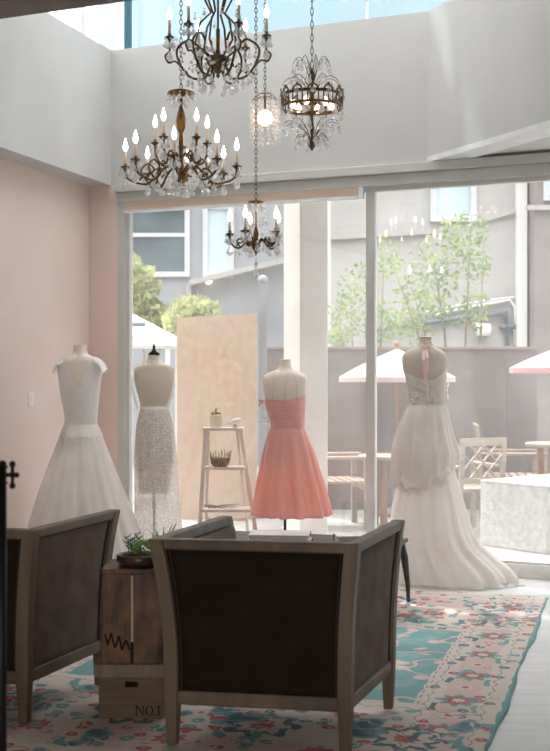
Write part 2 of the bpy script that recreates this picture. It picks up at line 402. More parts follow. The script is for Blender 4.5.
# ------------------------------------------------------------------ neighbouring buildings
def building(name, label, d, px0, px1, top, m, wins, depth=3.0, extra=None):
    r = thing(name, label, 'building', (*at((px0 + px1) / 2, d), PZ))
    ox, oy, oz = r.location
    x0 = at(px0, d).x - ox; x1 = at(px1, d).x - ox
    MB().box(x0, x1, 0, depth, 0, top - oz).build('wall', m, r, False)
    for (a0, b0_, a1, b1_, gm, bars) in wins:
        p0 = xz(a0, b1_, d); p1 = xz(a1, b0_, d)
        X0, X1, Z0, Z1 = p0[0] - ox, p1[0] - ox, p0[2] - oz, p1[2] - oz
        mb = MB(); k = 0.08
        mb.box(X0, X0 + k, -0.06, 0, Z0, Z1).box(X1 - k, X1, -0.06, 0, Z0, Z1).box(X0 + k, X1 - k, -0.06, 0, Z0, Z0 + k).box(X0 + k, X1 - k, -0.06, 0, Z1 - k, Z1)
        for q in bars: 
            zz = lerp(Z1, Z0, q); mb.box(X0 + k, X1 - k, -0.05, 0, zz - 0.03, zz + 0.03)
        f = mb.build('window_frame', M_hframe, r, False)
        MB().box(X0 + k, X1 - k, -0.02, -0.005, Z0 + k, Z1 - k).build('pane', gm, f, False)
    if extra: extra(r, ox, oy, oz)
    return r
def ext_r(r, ox, oy, oz):
    d = 15.0
    mb = MB()
    p = xz(330, 238, d); q = xz(432, 232, d); mb.bar((p[0] - ox, -0.03, p[2] - oz), (q[0] - ox, -0.03, q[2] - oz), 0.05, 0.06)
    p = xz(478, 222, d); q = xz(516, 211, d); mb.bar((p[0] - ox, -0.03, p[2] - oz), (q[0] - ox, -0.03, q[2] - oz), 0.05, 0.05)
    mb.build('ledge', M_stucco, r, False)
    p = xz(520, 345, d); q = xz(520, 150, d)
    MB().box(p[0] - ox - 0.065, p[0] - ox + 0.065, -0.13, 0, 0, 5.3).build('downspout', M_pipe_w, r, False)
    mb = MB()
    pts = [xz(432, 316, d), xz(470, 307, d), xz(500, 302, d), xz(509, 300, d), xz(514, 307, d), xz(514, 345, d)]
    mb.tube([(x - ox, -0.05, z - oz) for x, _, z in pts], 0.018); 
    pts = [xz(425, 312, d), xz(470, 303, d), xz(515, 297, d)]
    mb.tube([(x - ox, -0.05, z - oz) for x, _, z in pts], 0.014)
    mb.build('white_conduit', M_pipe_w, r)
    mb = MB()
    pts = [xz(368, 330, d), xz(420, 324, d), xz(460, 318, d), xz(506, 313, d), xz(507, 346, d)]
    mb.tube([(x - ox, -0.06, z - oz) for x, _, z in pts], 0.035)
    p = xz(507, 327, d); mb.box(p[0] - ox - 0.1, p[0] - ox + 0.1, -0.08, 0, p[2] - oz - 0.03, p[2] - oz + 0.03)
    mb.build('dark_pipe', M_pipe_d, r)
    p = xz(481, 330, d); mb = MB(); mb.tube([(p[0] - ox - 0.08, -0.1, p[2] - oz), (p[0] - ox + 0.1, -0.1, p[2] - oz)], [0.09, 0.075], 14)
    mb.build('meter', M_mug, r)
building('grey_building', 'pale grey stucco building behind the mauve patio wall, downspout at its right end', 15.0, 331, 527, 5.3, M_stucco,
         [(430, 172, 476, 222, M_bglass, [0.9])], extra=ext_r)
def ext_p(r, ox, oy, oz):
    d = 14.6
    p = xz(543, 176, d); q = xz(560, 201, d)
    f = MB().box(p[0] - ox, q[0] - ox, -0.05, 0, q[2] - oz, p[2] - oz).build('window_frame', M_hframe, r, False)
    MB().box(p[0] - ox + 0.06, q[0] - ox - 0.06, -0.06, -0.05, q[2] - oz + 0.06, p[2] - oz - 0.06).build('pane', M_bglass, f, False)
    p = xz(526, 208, d); MB().box(p[0] - ox, p[0] - ox + 1.6, -0.06, 0, p[2] - oz - 0.03, p[2] - oz + 0.03).build('ledge', M_stucco, r, False)
building('grey_annexe', 'taupe stucco annexe at the right edge beyond the patio', 14.6, 534.5, 640, 5.2, M_pillar, [], extra=ext_p)
def ext_l(r, ox, oy, oz):
    d = 18.0
    mb = MB(); p = xz(190, 284, d); q = xz(283, 262, d)
    mb.bar((p[0] - ox, -0.12, p[2] - oz), (q[0] - ox, -0.12, q[2] - oz), 0.25, 0.08); mb.build('eave', M_stucco, r, False)
    mb = MB(); p = xz(189, 284, d); mb.box(p[0] - ox - 0.04, p[0] - ox + 0.04, -0.1, 0, 0, p[2] - oz); mb.build('downspout', M_stucco, r, False)
    mb = MB(); p = xz(209, 281, d); mb.ball((p[0] - ox, -0.1, p[2] - oz), 0.06); mb.build('wall_lamp', M_bulbw, r)
building('blue_grey_house', 'blue grey house behind the trees with a large dark window', 18.0, 60, 319, 6.0, M_stucco_blue,
         [(126, 205, 190, 277, M_dglass, [0.42]), (203, 204, 234, 278, M_bglass, [])], extra=ext_l)

# white pitched canopy at the left
cn = thing('canopy_tent', 'white pitched canopy roof outside behind the left glass, left of the chipboard', 'canopy', (*at(118, 13.5), PZ))
def cl(px, py, dd=0.0):
    x, _, z = xz(px, py, 13.5); return (x - cn.location.x, dd, z - PZ)
mb = MB()
x0 = cl(60, 338)[0]; x1 = cl(177, 338)[0]; zt = cl(120, 311)[2]; ze = cl(120, 338)[2]; zv = cl(120, 347)[2]
mb.quadgrid([[(x0, -0.7, ze), (x1, -0.7, ze), (x1, 0.7, ze), (x0, 0.7, ze)], [(-0.25, -0.1, zt), (0.1, -0.1, zt), (0.1, 0.1, zt), (-0.25, 0.1, zt)]], True, False, True)
mb.quadgrid([[(x0, -0.7, zv), (x1, -0.7, zv), (x1, 0.7, zv), (x0, 0.7, zv)], [(x0, -0.7, ze), (x1, -0.7, ze), (x1, 0.7, ze), (x0, 0.7, ze)]], True)
mb.build('canopy', M_mug, cn, False, solid=0.012)
for sx in (x0 + 0.05, x1 - 0.05):
    for sy in (-0.64, 0.64): MB().box(sx - 0.025, sx + 0.025, sy - 0.025, sy + 0.025, 0, zv + 0.02).build('pole', M_pipe_w, cn, False)
p = cl(140, 328, 0); MB().box(p[0] - 0.12, p[0] + 0.12, -0.50, -0.44, p[2] - 0.04, p[2] + 0.04).build('vent', M_pipe_d, cn, False)

# chipboard hoarding
pb = thing('chipboard_panel', 'tan chipboard sheet standing upright outside behind the white ladder', 'board', (*at(217, 11.2), PZ))
p0 = xz(177, 318, 11.2); p1 = xz(257, 313, 11.2)
q = pb.location
mb = MB(); mb.quadgrid([[(p0[0] - q.x, 0, 0), (p1[0] - q.x, 0, 0), (p1[0] - q.x, 0.03, 0), (p0[0] - q.x, 0.03, 0)],
                        [(p0[0] - q.x, 0, p0[2] - PZ), (p1[0] - q.x, 0, p1[2] - PZ), (p1[0] - q.x, 0.03, p1[2] - PZ), (p0[0] - q.x, 0.03, p0[2] - PZ)]], True, True, True)
mb.build('sheet', M_ply, pb, False)
for X in (p0[0] - q.x + 0.05, p1[0] - q.x - 0.05): MB().box(X - 0.04, X + 0.04, 0.03, 0.11, 0, p1[2] - PZ - 0.1).build('batten', M_teakw, pb, False)
pp = thing('metal_post', 'blue grey post standing between the chipboard and the white column', 'post', (*at(263, 11.3), PZ))
MB().box(-0.04, 0.04, -0.04, 0.04, 0, 2.3).build('shaft', M_stucco_blue, pp, False)
MB().ball((0, 0, 2.34), 0.05).build('post_cap', M_stucco_blue, pp)

col = thing('patio_column', 'broad cream column just outside the glass behind the coral dress', 'column', (*at(309, 9.9), PZ))
q = col.location
c0 = at(300, 9.75); c1 = at(328, 9.75); c2 = at(283.5, 10.2)
e = Vector((c0.x - c2.x, c0.y - c2.y))
pts = [c0, c1, c1 - e, c2]
MB().prism([Vector((p.x - q.x, p.y - q.y)) for p in pts], 0, 4.2).build('shaft', M_column, col, False, bev=0.01)
mb = MB().prism([Vector(((p.x - q.x) * 1.06, (p.y - q.y) * 1.06)) for p in pts], 0, 0.06); mb.build('plinth', M_column, col, False)

blk = thing('stucco_block', 'low rough white stucco block outside the right glass, lattice armchair behind it', 'block', (*at(480, 9.49), PZ))
q = blk.location; c = fl(480, 545, PZ); f1 = Vector((0.639, -0.769)); f2 = Vector((0.777, 0.629))
P0 = Vector((c.x, c.y)); P1 = P0 + f1 * 0.66; P2 = P1 + f2 * 1.6; P3 = P0 + f2 * 1.9
zt = H - (480 - CY) / F * c.y - PZ
blk.location = (c.x, c.y, PZ); q = blk.location
Pm = P1 + B * 0.9
MB().prism([Vector((p.x - q.x, p.y - q.y)) for p in (P0, P1, Pm, P3)], 0, zt - 0.012).build('body', M_block, blk, False, bev=0.012)
MB().prism([Vector((p.x - q.x, p.y - q.y)) for p in (P0, P1, Pm, P3)], zt - 0.012, zt).build('top', M_mug, blk, False)

# trees
def tree(name, label, px, d, blobs, m, n, size, trunk_top, stems, group=None, seed=1):
    rnd = random.Random(seed)
    r = thing(name, label, 'tree', (*at(px, d), PZ), group=group); ox, oy, oz = r.location
    mb = MB()
    for (bx, by, bx2, by2) in stems:
        p = xz(bx, by, d); q = xz(bx2, by2, d)
        j = rnd.uniform(-0.2, 0.2)
        mb.tube([(p[0] - ox, 0, 0.0), (p[0] - ox, 0, max(0.15, p[2] - oz)), ((p[0] + q[0]) / 2 - ox + 0.04, j * 0.5, (p[2] + q[2]) / 2 - oz), (q[0] - ox, j, q[2] - oz)], [0.022, 0.022, 0.015, 0.006], 6)
    mb.build('trunk', M_bark, r)
    mb = MB()
    for (bx, by, rx, ry, k) in blobs:
        c = xz(bx, by, d)
        for _ in range(int(n * k)):
            while True:
                u = Vector([rnd.uniform(-1, 1) for _ in range(3)])
                if u.length < 1: break
            ctr = Vector((c[0] - ox + u.x * rx / F * d, u.y * 0.45, c[2] - oz + u.z * ry / F * d))
            if ctr.z < 0.1: continue
            a_ = Vector([rnd.gauss(0, 1) for _ in range(3)]).normalized(); b_ = a_.cross(Vector([rnd.gauss(0, 1) for _ in range(3)])).normalized()
            s_ = size * rnd.uniform(0.6, 1.3)
            v = [ctr - a_ * s_, ctr + b_ * s_ * 0.45, ctr + a_ * s_, ctr - b_ * s_ * 0.45]
            mb.bm.faces.new([mb.bm.verts.new(x) for x in v])
    mb.build('foliage', m, r, False)
    return r
tree('young_tree', 'young airy green tree behind the patio wall, in front of the grey building', 450, 12.85,
     [(462, 232, 26, 22, 1), (440, 258, 32, 24, 1), (478, 262, 14, 24, .5), (420, 300, 30, 26, 1.2), (452, 300, 28, 30, .8), (478, 310, 10, 22, .35), (408, 330, 26, 18, .8), (395, 268, 14, 14, .25)],
     M_leaf, 230, 0.038, 0, [(452, 480, 470, 215), (452, 420, 430, 240), (448, 440, 412, 290), (470, 470, 484, 240), (446, 430, 395, 270)], seed=3)
tree('wispy_bush', 'pale loose bush behind the patio wall just right of the column', 350, 14.0,
     [(345, 318, 20, 26, 1), (358, 285, 22, 22, .6), (380, 322, 20, 24, 1), (338, 338, 12, 10, .5), (385, 255, 14, 24, .35)],
     M_leaf, 230, 0.038, 0, [(352, 480, 350, 280), (370, 470, 385, 240), (345, 470, 338, 300)], seed=5)
tree('yellow_tree', 'yellow green leafy tree outside at the left, below the dark house window', 145, 16.0,
     [(140, 290, 20, 30, 1.2), (150, 318, 28, 20, 1.2), (132, 265, 10, 12, .3)], M_leafy, 330, 0.075, 0, [(142, 470, 142, 270), (142, 420, 165, 310)], seed=8)
tree('yellow_shrub', 'yellow green shrub rising behind the top edge of the chipboard', 195, 14.3,
     [(195, 310, 24, 14, 1), (180, 322, 18, 12, .7), (208, 318, 14, 12, .5)], M_leafy, 330, 0.075, 0, [(192, 470, 192, 310), (192, 420, 208, 316)], seed=9)

# patio umbrellas
def umbrella(label, ax, ay, tip, d, pole_px, m, R, rz=0.3):
    ap = xz(ax, ay, d)
    r = thing('patio_umbrella', label, 'umbrella', (ap[0], d, PZ), rz, 'umbrellas on the patio')
    zt = ap[2] - PZ; n = 8
    drop = (tip - ay) / F * d
    mb = MB(); rows = []
    for k, (q, h) in enumerate([(0.02, 0), (0.35, 0.30), (0.7, 0.65), (1.0, 1.0)]):
        rows.append([(R * q * (1 if i % 2 == 0 else 0.965) * math.cos(2 * PI * i / 16), R * q * (1 if i % 2 == 0 else 0.965) * math.sin(2 * PI * i / 16), zt - drop * h) for i in range(16)])
    rows.append([(x, y, z - 0.05) for x, y, z in rows[-1]])
    mb.quadgrid(rows, True, True); mb.build('canopy', m, r, False)
    MB().tube([(0, 0, 0.05), (0, 0, zt + 0.03)], 0.02).build('pole', M_teakw, r)
    MB().ball((0, 0, zt + 0.05), 0.03).build('finial', M_teakw, r)
    MB().lathe([(0.2, 0), (0.2, 0.05), (0.05, 0.08), (0.03, 0.2)], (0, 0, 0), 16).build('base', M_pillar, r)
    for i in range(8):
        an = 2 * PI * i / 8
        MB().tube([(0.03 * math.cos(an), 0.03 * math.sin(an), zt - 0.03), (R * 0.97 * math.cos(an), R * 0.97 * math.sin(an), zt - drop - 0.0)], 0.008, 5).build('rib', M_teakw, r)
    return r
umbrella('pale pink patio umbrella behind the ivory gown', 397, 349, 377, 11.5, 398, M_umb, 0.60)
umbrella('deeper pink patio umbrella cut by the right edge of the picture', 560, 347, 368, 11.3, 560, M_umbp, 0.51)

# teak armchairs
def teak_chair(label, px, py, rz):
    p = fl(px, py, PZ)
    r = thing('garden_armchair', label, 'chair', p, rz, 'teak armchairs on the patio')
    w_, dp = 0.27, 0.26
    for sx in (-1, 1):
        MB().box(sx * w_ - 0.025, sx * w_ + 0.025, -dp - 0.025, -dp + 0.025, 0, 0.64).build('leg', M_teak, r, False)
        MB().hexa([(sx * w_ - .025, dp - .02, 0), (sx * w_ + .025, dp - .02, 0), (sx * w_ + .025, dp + .03, 0), (sx * w_ - .025, dp + .03, 0)],
                  [(sx * w_ - .025, dp + .06, .93), (sx * w_ + .025, dp + .06, .93), (sx * w_ + .025, dp + .10, .93), (sx * w_ - .025, dp + .10, .93)]).build('leg', M_teak, r, False)
        MB().box(sx * w_ - 0.035, sx * w_ + 0.035, -dp - 0.06, dp + 0.05, 0.64, 0.67).build('armrest', M_teak, r, False, bev=0.01)
    mb = MB()
    for k in range(7): 
        y = -dp + 0.0 + k * 0.078; mb.box(-w_ - 0.02, w_ + 0.02, y - 0.03, y + 0.03, 0.42, 0.44)
    mb.build('seat', M_teak, r, False)
    MB().box(-w_ + .02, w_ - .02, -dp - 0.015, -dp + 0.015, 0.35, 0.42).build('apron', M_teak, r, False)
    mb = MB()
    yb = dp + 0.055
    mb.box(-w_, w_, yb + .01, yb + 0.045, 0.86, 0.93).box(-w_, w_, yb - 0.02, yb + 0.015, 0.50, 0.55)
    for q in (-1, 1):
        for off in (-0.17, 0.0, 0.17):
            xa, xb = off - 0.17 * q, off + 0.17 * q
            za, zb_ = 0.55, 0.86
            # keep the lattice inside the frame
            def clipx(x, z, x2, z2):
                if abs(x) > w_: 
                    t = (math.copysign(w_, x) - x) / (x2 - x); return math.copysign(w_, x), z + (z2 - z) * t
                return x, z
            p1 = clipx(xa, za, xb, zb_); p2 = clipx(xb, zb_, xa, za)
            mb.bar((p1[0], yb + 0.012 + 0.03 * (p1[1] - 0.55), p1[1]), (p2[0], yb + 0.012 + 0.03 * (p2[1] - 0.55), p2[1]), 0.012, 0.028, (0, 1, 0))
    mb.build('lattice_back', M_teak, r, False)
    return r
tc_ = teak_chair('weathered teak armchair with a lattice back, facing away behind the gown', 466, 532, PI + 0.35); tc_.scale = (0.76, 0.9, 0.92)
teak_chair('teak armchair seen from the side, arms showing above the white block', 511, 520, PI / 2 - 0.12)
teak_chair('teak armchair standing between the column and the dark mullion', 333, 526.5, PI / 2 + 0.15)
def patio_table(label, px, py, d, R):
    p = xz(px, py, d)
    r = thing('patio_table', label, 'table', (p[0], d, PZ), 0.3, 'round tables on the patio')
    zt = p[2] - PZ
    MB().lathe([(R * 0.98, zt - 0.03), (R, zt - 0.015), (R, zt)], (0, 0, 0), 28).build('table_top', M_teak, r, False)
    for k in range(4):
        an = PI / 4 + k * PI / 2
        MB().bar((R * .5 * math.cos(an), R * .5 * math.sin(an), 0), (R * .5 * math.cos(an), R * .5 * math.sin(an), zt - 0.03), 0.05, 0.05).build('leg', M_teakw, r, False)
    return r
patio_table('round teak table between the column chair and the gown, mug on it', 390, 455, 10.75, 0.30)
patio_table('round teak table at the right edge under the pink umbrella', 555, 443, 10.5, 0.27)
mg = xz(404, 455, 10.7)
m_ = thing('mug', 'small white mug on the round teak table', 'mug', (mg[0], 10.7, xz(390, 455, 10.75)[2]))
MB().lathe([(0.035, 0), (0.042, 0.01), (0.042, 0.1), (0.036, 0.1), (0.034, 0.02), (0.0, 0.02)], (0, 0, 0), 16, False).build('cup', M_mug, m_)
MB().tube([(0.04, 0, 0.08), (0.075, 0, 0.075), (0.075, 0, 0.035), (0.04, 0, 0.025)], 0.007, 6).build('handle', M_mug, m_)

# ------------------------------------------------------------------ rug
R0 = fl(549, 599); e1 = Vector((-0.954, 0.30)); e2 = Vector((-0.30, -0.954))
RW, RL = 2.58, 3.95
def rug_material():
    m, n, l, out = new_mat('woven_oriental_rug')
    tc = n.new('ShaderNodeTexCoord')
    nz = n.new('ShaderNodeTexNoise'); nz.inputs['Scale'].default_value = 9; nz.inputs['Detail'].default_value = 3
    l.new(tc.outputs['Object'], nz.inputs['Vector'])
    vs = n.new('ShaderNodeVectorMath'); vs.operation = 'SCALE'; vs.inputs['Scale'].default_value = 0.05
    l.new(nz.outputs['Color'], vs.inputs[0])
    va = n.new('ShaderNodeVectorMath'); va.operation = 'ADD'; l.new(tc.outputs['Object'], va.inputs[0]); l.new(vs.outputs[0], va.inputs[1])
    sp = n.new('ShaderNodeSeparateXYZ'); l.new(va.outputs[0], sp.inputs[0])
    class E:
        def __init__(s, o): s.o = o
        def op(s, k, b=None, c=None):
            nd = n.new('ShaderNodeMath'); nd.operation = k
            for i, v in enumerate((s, b, c)):
                if v is None: continue
                if isinstance(v, E): l.new(v.o, nd.inputs[i])
                else: nd.inputs[i].default_value = v
            return E(nd.outputs[0])
        def __add__(s, b): return s.op('ADD', b)
        def __sub__(s, b): return s.op('SUBTRACT', b)
        def __mul__(s, b): return s.op('MULTIPLY', b)
        def lt(s, b): return s.op('LESS_THAN', b)
        def gt(s, b): return s.op('GREATER_THAN', b)
        def abs(s): return s.op('ABSOLUTE')
        def min(s, b): return s.op('MINIMUM', b)
        def max(s, b): return s.op('MAXIMUM', b)
        def band(s, a, b): return s.gt(a) * s.lt(b)
    X = E(sp.outputs[0]) - 0.025; Y = E(sp.outputs[1]) - 0.025
    def mixc(base, fac, c):
        nd = n.new('ShaderNodeMix'); nd.data_type = 'RGBA'
        l.new(fac.o, nd.inputs[0])
        if isinstance(base, tuple): nd.inputs[6].default_value = base
        else: l.new(base, nd.inputs[6])
        if isinstance(c, tuple): nd.inputs[7].default_value = c
        else: l.new(c, nd.inputs[7])
        return nd.outputs[2]
    cream = lin((208, 196, 186)); pink = lin((208, 180, 174)); teal = lin((102, 156, 157)); red = lin((182, 84, 90)); blue = lin((72, 112, 124)); dark = lin((136, 128, 124))
    dx = X.min(X * -1.0 + RW); dy = Y.min(Y * -1.0 + RL)       # distance to the long and short edges
    fx = dx - 0.41; fy = dy - 1.21
    field = fx.gt(0) * fy.gt(0)
    fd = fx.min(fy)
    # border: distance from the field outwards
    col_ = mixc(cream, (dx.band(0.14, 0.30) + dy.band(0.22, 0.52)).min(1.0), pink)
    # small scattered motifs
    def vor(scale, seed):
        mp = n.new('ShaderNodeMapping'); mp.inputs['Location'].default_value = (seed, seed * 1.7, 0)
        l.new(va.outputs[0], mp.inputs['Vector'])
        v = n.new('ShaderNodeTexVoronoi'); v.inputs['Scale'].default_value = scale; v.inputs['Randomness'].default_value = 0.75
        v.voronoi_dimensions = '2D'; l.new(mp.outputs[0], v.inputs['Vector'])
        s2 = n.new('ShaderNodeSeparateColor'); l.new(v.outputs['Color'], s2.inputs[0])
        return E(v.outputs['Distance']), E(s2.outputs[0]), E(s2.outputs[1])
    d1, r1, g1 = vor(11, 1.3)
    endb = dy.lt(1.0)
    col_ = mixc(col_, d1.lt(0.30) * r1.lt(endb * 0.12 + 0.08), red)
    col_ = mixc(col_, d1.lt(0.34) * r1.gt(0.32) * r1.lt(endb * 0.14 + 0.38), teal)
    col_ = mixc(col_, d1.lt(0.30) * r1.band(0.56, 0.66), blue)
    col_ = mixc(col_, d1.band(0.17, 0.21) * g1.gt(0.82), dark)
    col_ = mixc(col_, d1.lt(0.07), cream)
    # repeating rosettes along the borders
    def rosette(cx, cy, per_x, per_y, ox, oy, r, msk, ca, cb, cc, base):
        u = (X - ox).op('WRAP', per_x / 2, -per_x / 2); v = (Y - oy).op('WRAP', per_y / 2, -per_y / 2)
        rad = (u * u + v * v).op('SQRT'); an = v.op('ARCTAN2', u)
        pet = (an * 8.0).op('COSINE') * 0.18 + 1.0
        q = rad.op('DIVIDE', pet)
        base = mixc(base, q.lt(r) * msk, ca); base = mixc(base, q.lt(r * 0.68) * msk, cb); base = mixc(base, q.lt(r * 0.34) * msk, cc)
        return base
    side = dx.lt(0.36) * dx.gt(0.06)
    ends = dy.band(0.28, 1.0)
    col_ = rosette(0, 0, 2.12, 0.46, 0.22, 0.34, 0.085, side, teal, red, cream, col_)
    col_ = rosette(0, 0, 2.12, 0.46, 0.22, 0.57, 0.055, side, pink, cream, red, col_)
    col_ = rosette(0, 0, 0.62, 0.56, 0.34, 0.45, 0.15, ends, blue, cream, red, col_)
    col_ = rosette(0, 0, 0.62, 0.56, 0.65, 0.73, 0.10, ends, pink, red, teal, col_)
    n4 = n.new('ShaderNodeTexNoise'); n4.inputs['Scale'].default_value = 4.6; n4.inputs['Detail'].default_value = 2.5; l.new(tc.outputs['Object'], n4.inputs['Vector'])
    n5 = n.new('ShaderNodeTexNoise'); n5.inputs['Scale'].default_value = 6.3; n5.inputs['Detail'].default_value = 2.0; l.new(va.outputs[0], n5.inputs['Vector'])
    wide = dy.band(0.2, 1.12) * dx.gt(0.06)
    col_ = mixc(col_, E(n4.outputs['Fac']).gt(0.585) * wide, teal)
    col_ = mixc(col_, E(n4.outputs['Fac']).gt(0.64) * wide, blue)
    col_ = mixc(col_, E(n5.outputs['Fac']).gt(0.655) * wide, red)
    col_ = mixc(col_, (E(n5.outputs['Fac']) - 0.45).abs().lt(0.012) * wide, cream)
    # teal bars between rosettes
    u = (Y - 0.455).op('WRAP', 0.23, -0.23)
    col_ = mixc(col_, u.abs().lt(0.05) * dx.band(0.30, 0.33), blue)
    col_ = mixc(col_, u.abs().lt(0.06) * dx.band(0.115, 0.14), teal)
    # zigzag guard lines
    z = (Y * 55.0).op('SINE') * 0.010
    for o_ in (0.09, 0.355): col_ = mixc(col_, (dx - o_ + z).abs().lt(0.003), dark)
    z2 = (X * 55.0).op('SINE') * 0.014
    for o_ in (0.12, 1.12): col_ = mixc(col_, (dy - o_ + z2).abs().lt(0.004) * dx.gt(0.1), dark)
    # field
    col_ = mixc(col_, field, teal)
    n2 = n.new('ShaderNodeTexNoise'); n2.inputs['Scale'].default_value = 2.6; n2.inputs['Detail'].default_value = 1.0; l.new(tc.outputs['Object'], n2.inputs['Vector'])
    nv = E(n2.outputs['Fac'])
    col_ = mixc(col_, (nv - 0.5).abs().lt(0.011) * field, pink)
    d3, r3, g3 = vor(6.5, 4.1)
    near = (nv - 0.5).abs().lt(0.06)
    col_ = mixc(col_, d3.lt(0.26) * near * field, pink)
    col_ = mixc(col_, d3.lt(0.12) * near * field, cream)
    medal = ((X - 1.28) * (X - 1.28) + (Y - 1.97) * (Y - 1.97)).op('SQRT')
    col_ = mixc(col_, medal.lt(0.36) * field, cream); col_ = mixc(col_, medal.band(0.24, 0.31) * field, red); col_ = mixc(col_, medal.lt(0.15) * field, blue)
    col_ = mixc(col_, fd.band(-0.02, -0.012) * (Y * 70.0).op('SINE').gt(0.0), dark)
    # outer edge
    col_ = mixc(col_, dx.lt(0.020), teal)
    # worn patches
    n3 = n.new('ShaderNodeTexNoise'); n3.inputs['Scale'].default_value = 5; n3.inputs['Detail'].default_value = 6; l.new(tc.outputs['Object'], n3.inputs['Vector'])
    wear = (E(n3.outputs['Fac']) - 0.45) * 1.6
    wear = wear.max(0.12).min(0.5)
    col_ = mixc(col_, wear, cream)
    p = n.new('ShaderNodeBsdfPrincipled'); p.inputs['Roughness'].default_value = 0.95; p.inputs['Specular IOR Level'].default_value = 0.15
    l.new(col_, p.inputs['Base Color'])
    wv = n.new('ShaderNodeTexNoise'); wv.inputs['Scale'].default_value = 160; l.new(tc.outputs['Object'], wv.inputs['Vector'])
    bp = n.new('ShaderNodeBump'); bp.inputs['Strength'].default_value = 0.35; bp.inputs['Distance'].default_value = 0.004
    l.new(wv.outputs['Fac'], bp.inputs['Height']); l.new(bp.outputs['Normal'], p.inputs['Normal'])
    l.new(p.outputs[0], out.inputs['Surface'])
    return m
rug = thing('oriental_rug', 'faded teal, cream and red oriental rug under the armchairs', 'rug', (R0.x, R0.y, 0), math.atan2(e1.y, e1.x))
# local x = e1 (from right edge to the left), local y must be e2
sgn = 1 if (e1.x * e2.y - e1.y * e2.x) > 0 else -1
nu, nv_ = 90, 130
def rug_z(x, y):
    zf = 0.009
    zf += 0.004 * max(0, math.sin(3.1 * y + 1.2 * x)) * (0.5 + 0.5 * math.sin(2.3 * x))
    for (yc, amp, wd, x0, x1) in ((2.80, 0.011, 0.05, 1.35, 2.6), (1.24, 0.010, 0.04, 0.5, 1.4), (3.2, 0.01, 0.06, 0.3, 2.4)):
        yy = y - yc - 0.05 * math.sin(4 * x)
        zf += amp * math.exp(-(yy / wd) ** 2) * sstep(x0, x0 + 0.25, x) * (1 - sstep(x1 - 0.25, x1, x))
    return zf
rows = []
for j in range(nv_ + 1):
    y = RL * j / nv_
    wob = 0.010 * math.sin(4.2 * y) + 0.004 * math.sin(13 * y + 1)
    rows.append([(lerp(wob, RW, i / nu), sgn * y, rug_z(lerp(wob, RW, i / nu), y)) for i in range(nu + 1)])
mb = MB(); mb.quadgrid(rows, False)
# turn the edge down to the floor
edge = [rows[0][i] for i in range(nu + 1)] + [rows[j][nu] for j in range(1, nv_ + 1)] + [rows[nv_][i] for i in range(nu - 1, -1, -1)] + [rows[j][0] for j in range(nv_ - 1, 0, -1)]
mb.quadgrid([edge, [(x, y, 0.001) for x, y, z in edge]], True)
RUGM = rug_material()
mb.build('weave', RUGM, rug, True)
mb = MB(); rnd = random.Random(4)
for k in range(170):
    x = RW * (k + rnd.random()) / 170
    for (y0, dr) in ((0.0, -1), (RL, 1)):
        mb.tube([(x, sgn * y0, 0.006), (x + rnd.uniform(-.012, .012), sgn * (y0 + dr * 0.03), 0.004), (x + rnd.uniform(-.02, .02), sgn * (y0 + dr * 0.055), 0.002)], 0.0022, 4)
mb.build('fringe', M_fringe, rug, False, kind='stuff')
RUGM.node_tree  # pattern reads x from the right edge and y from the far edge

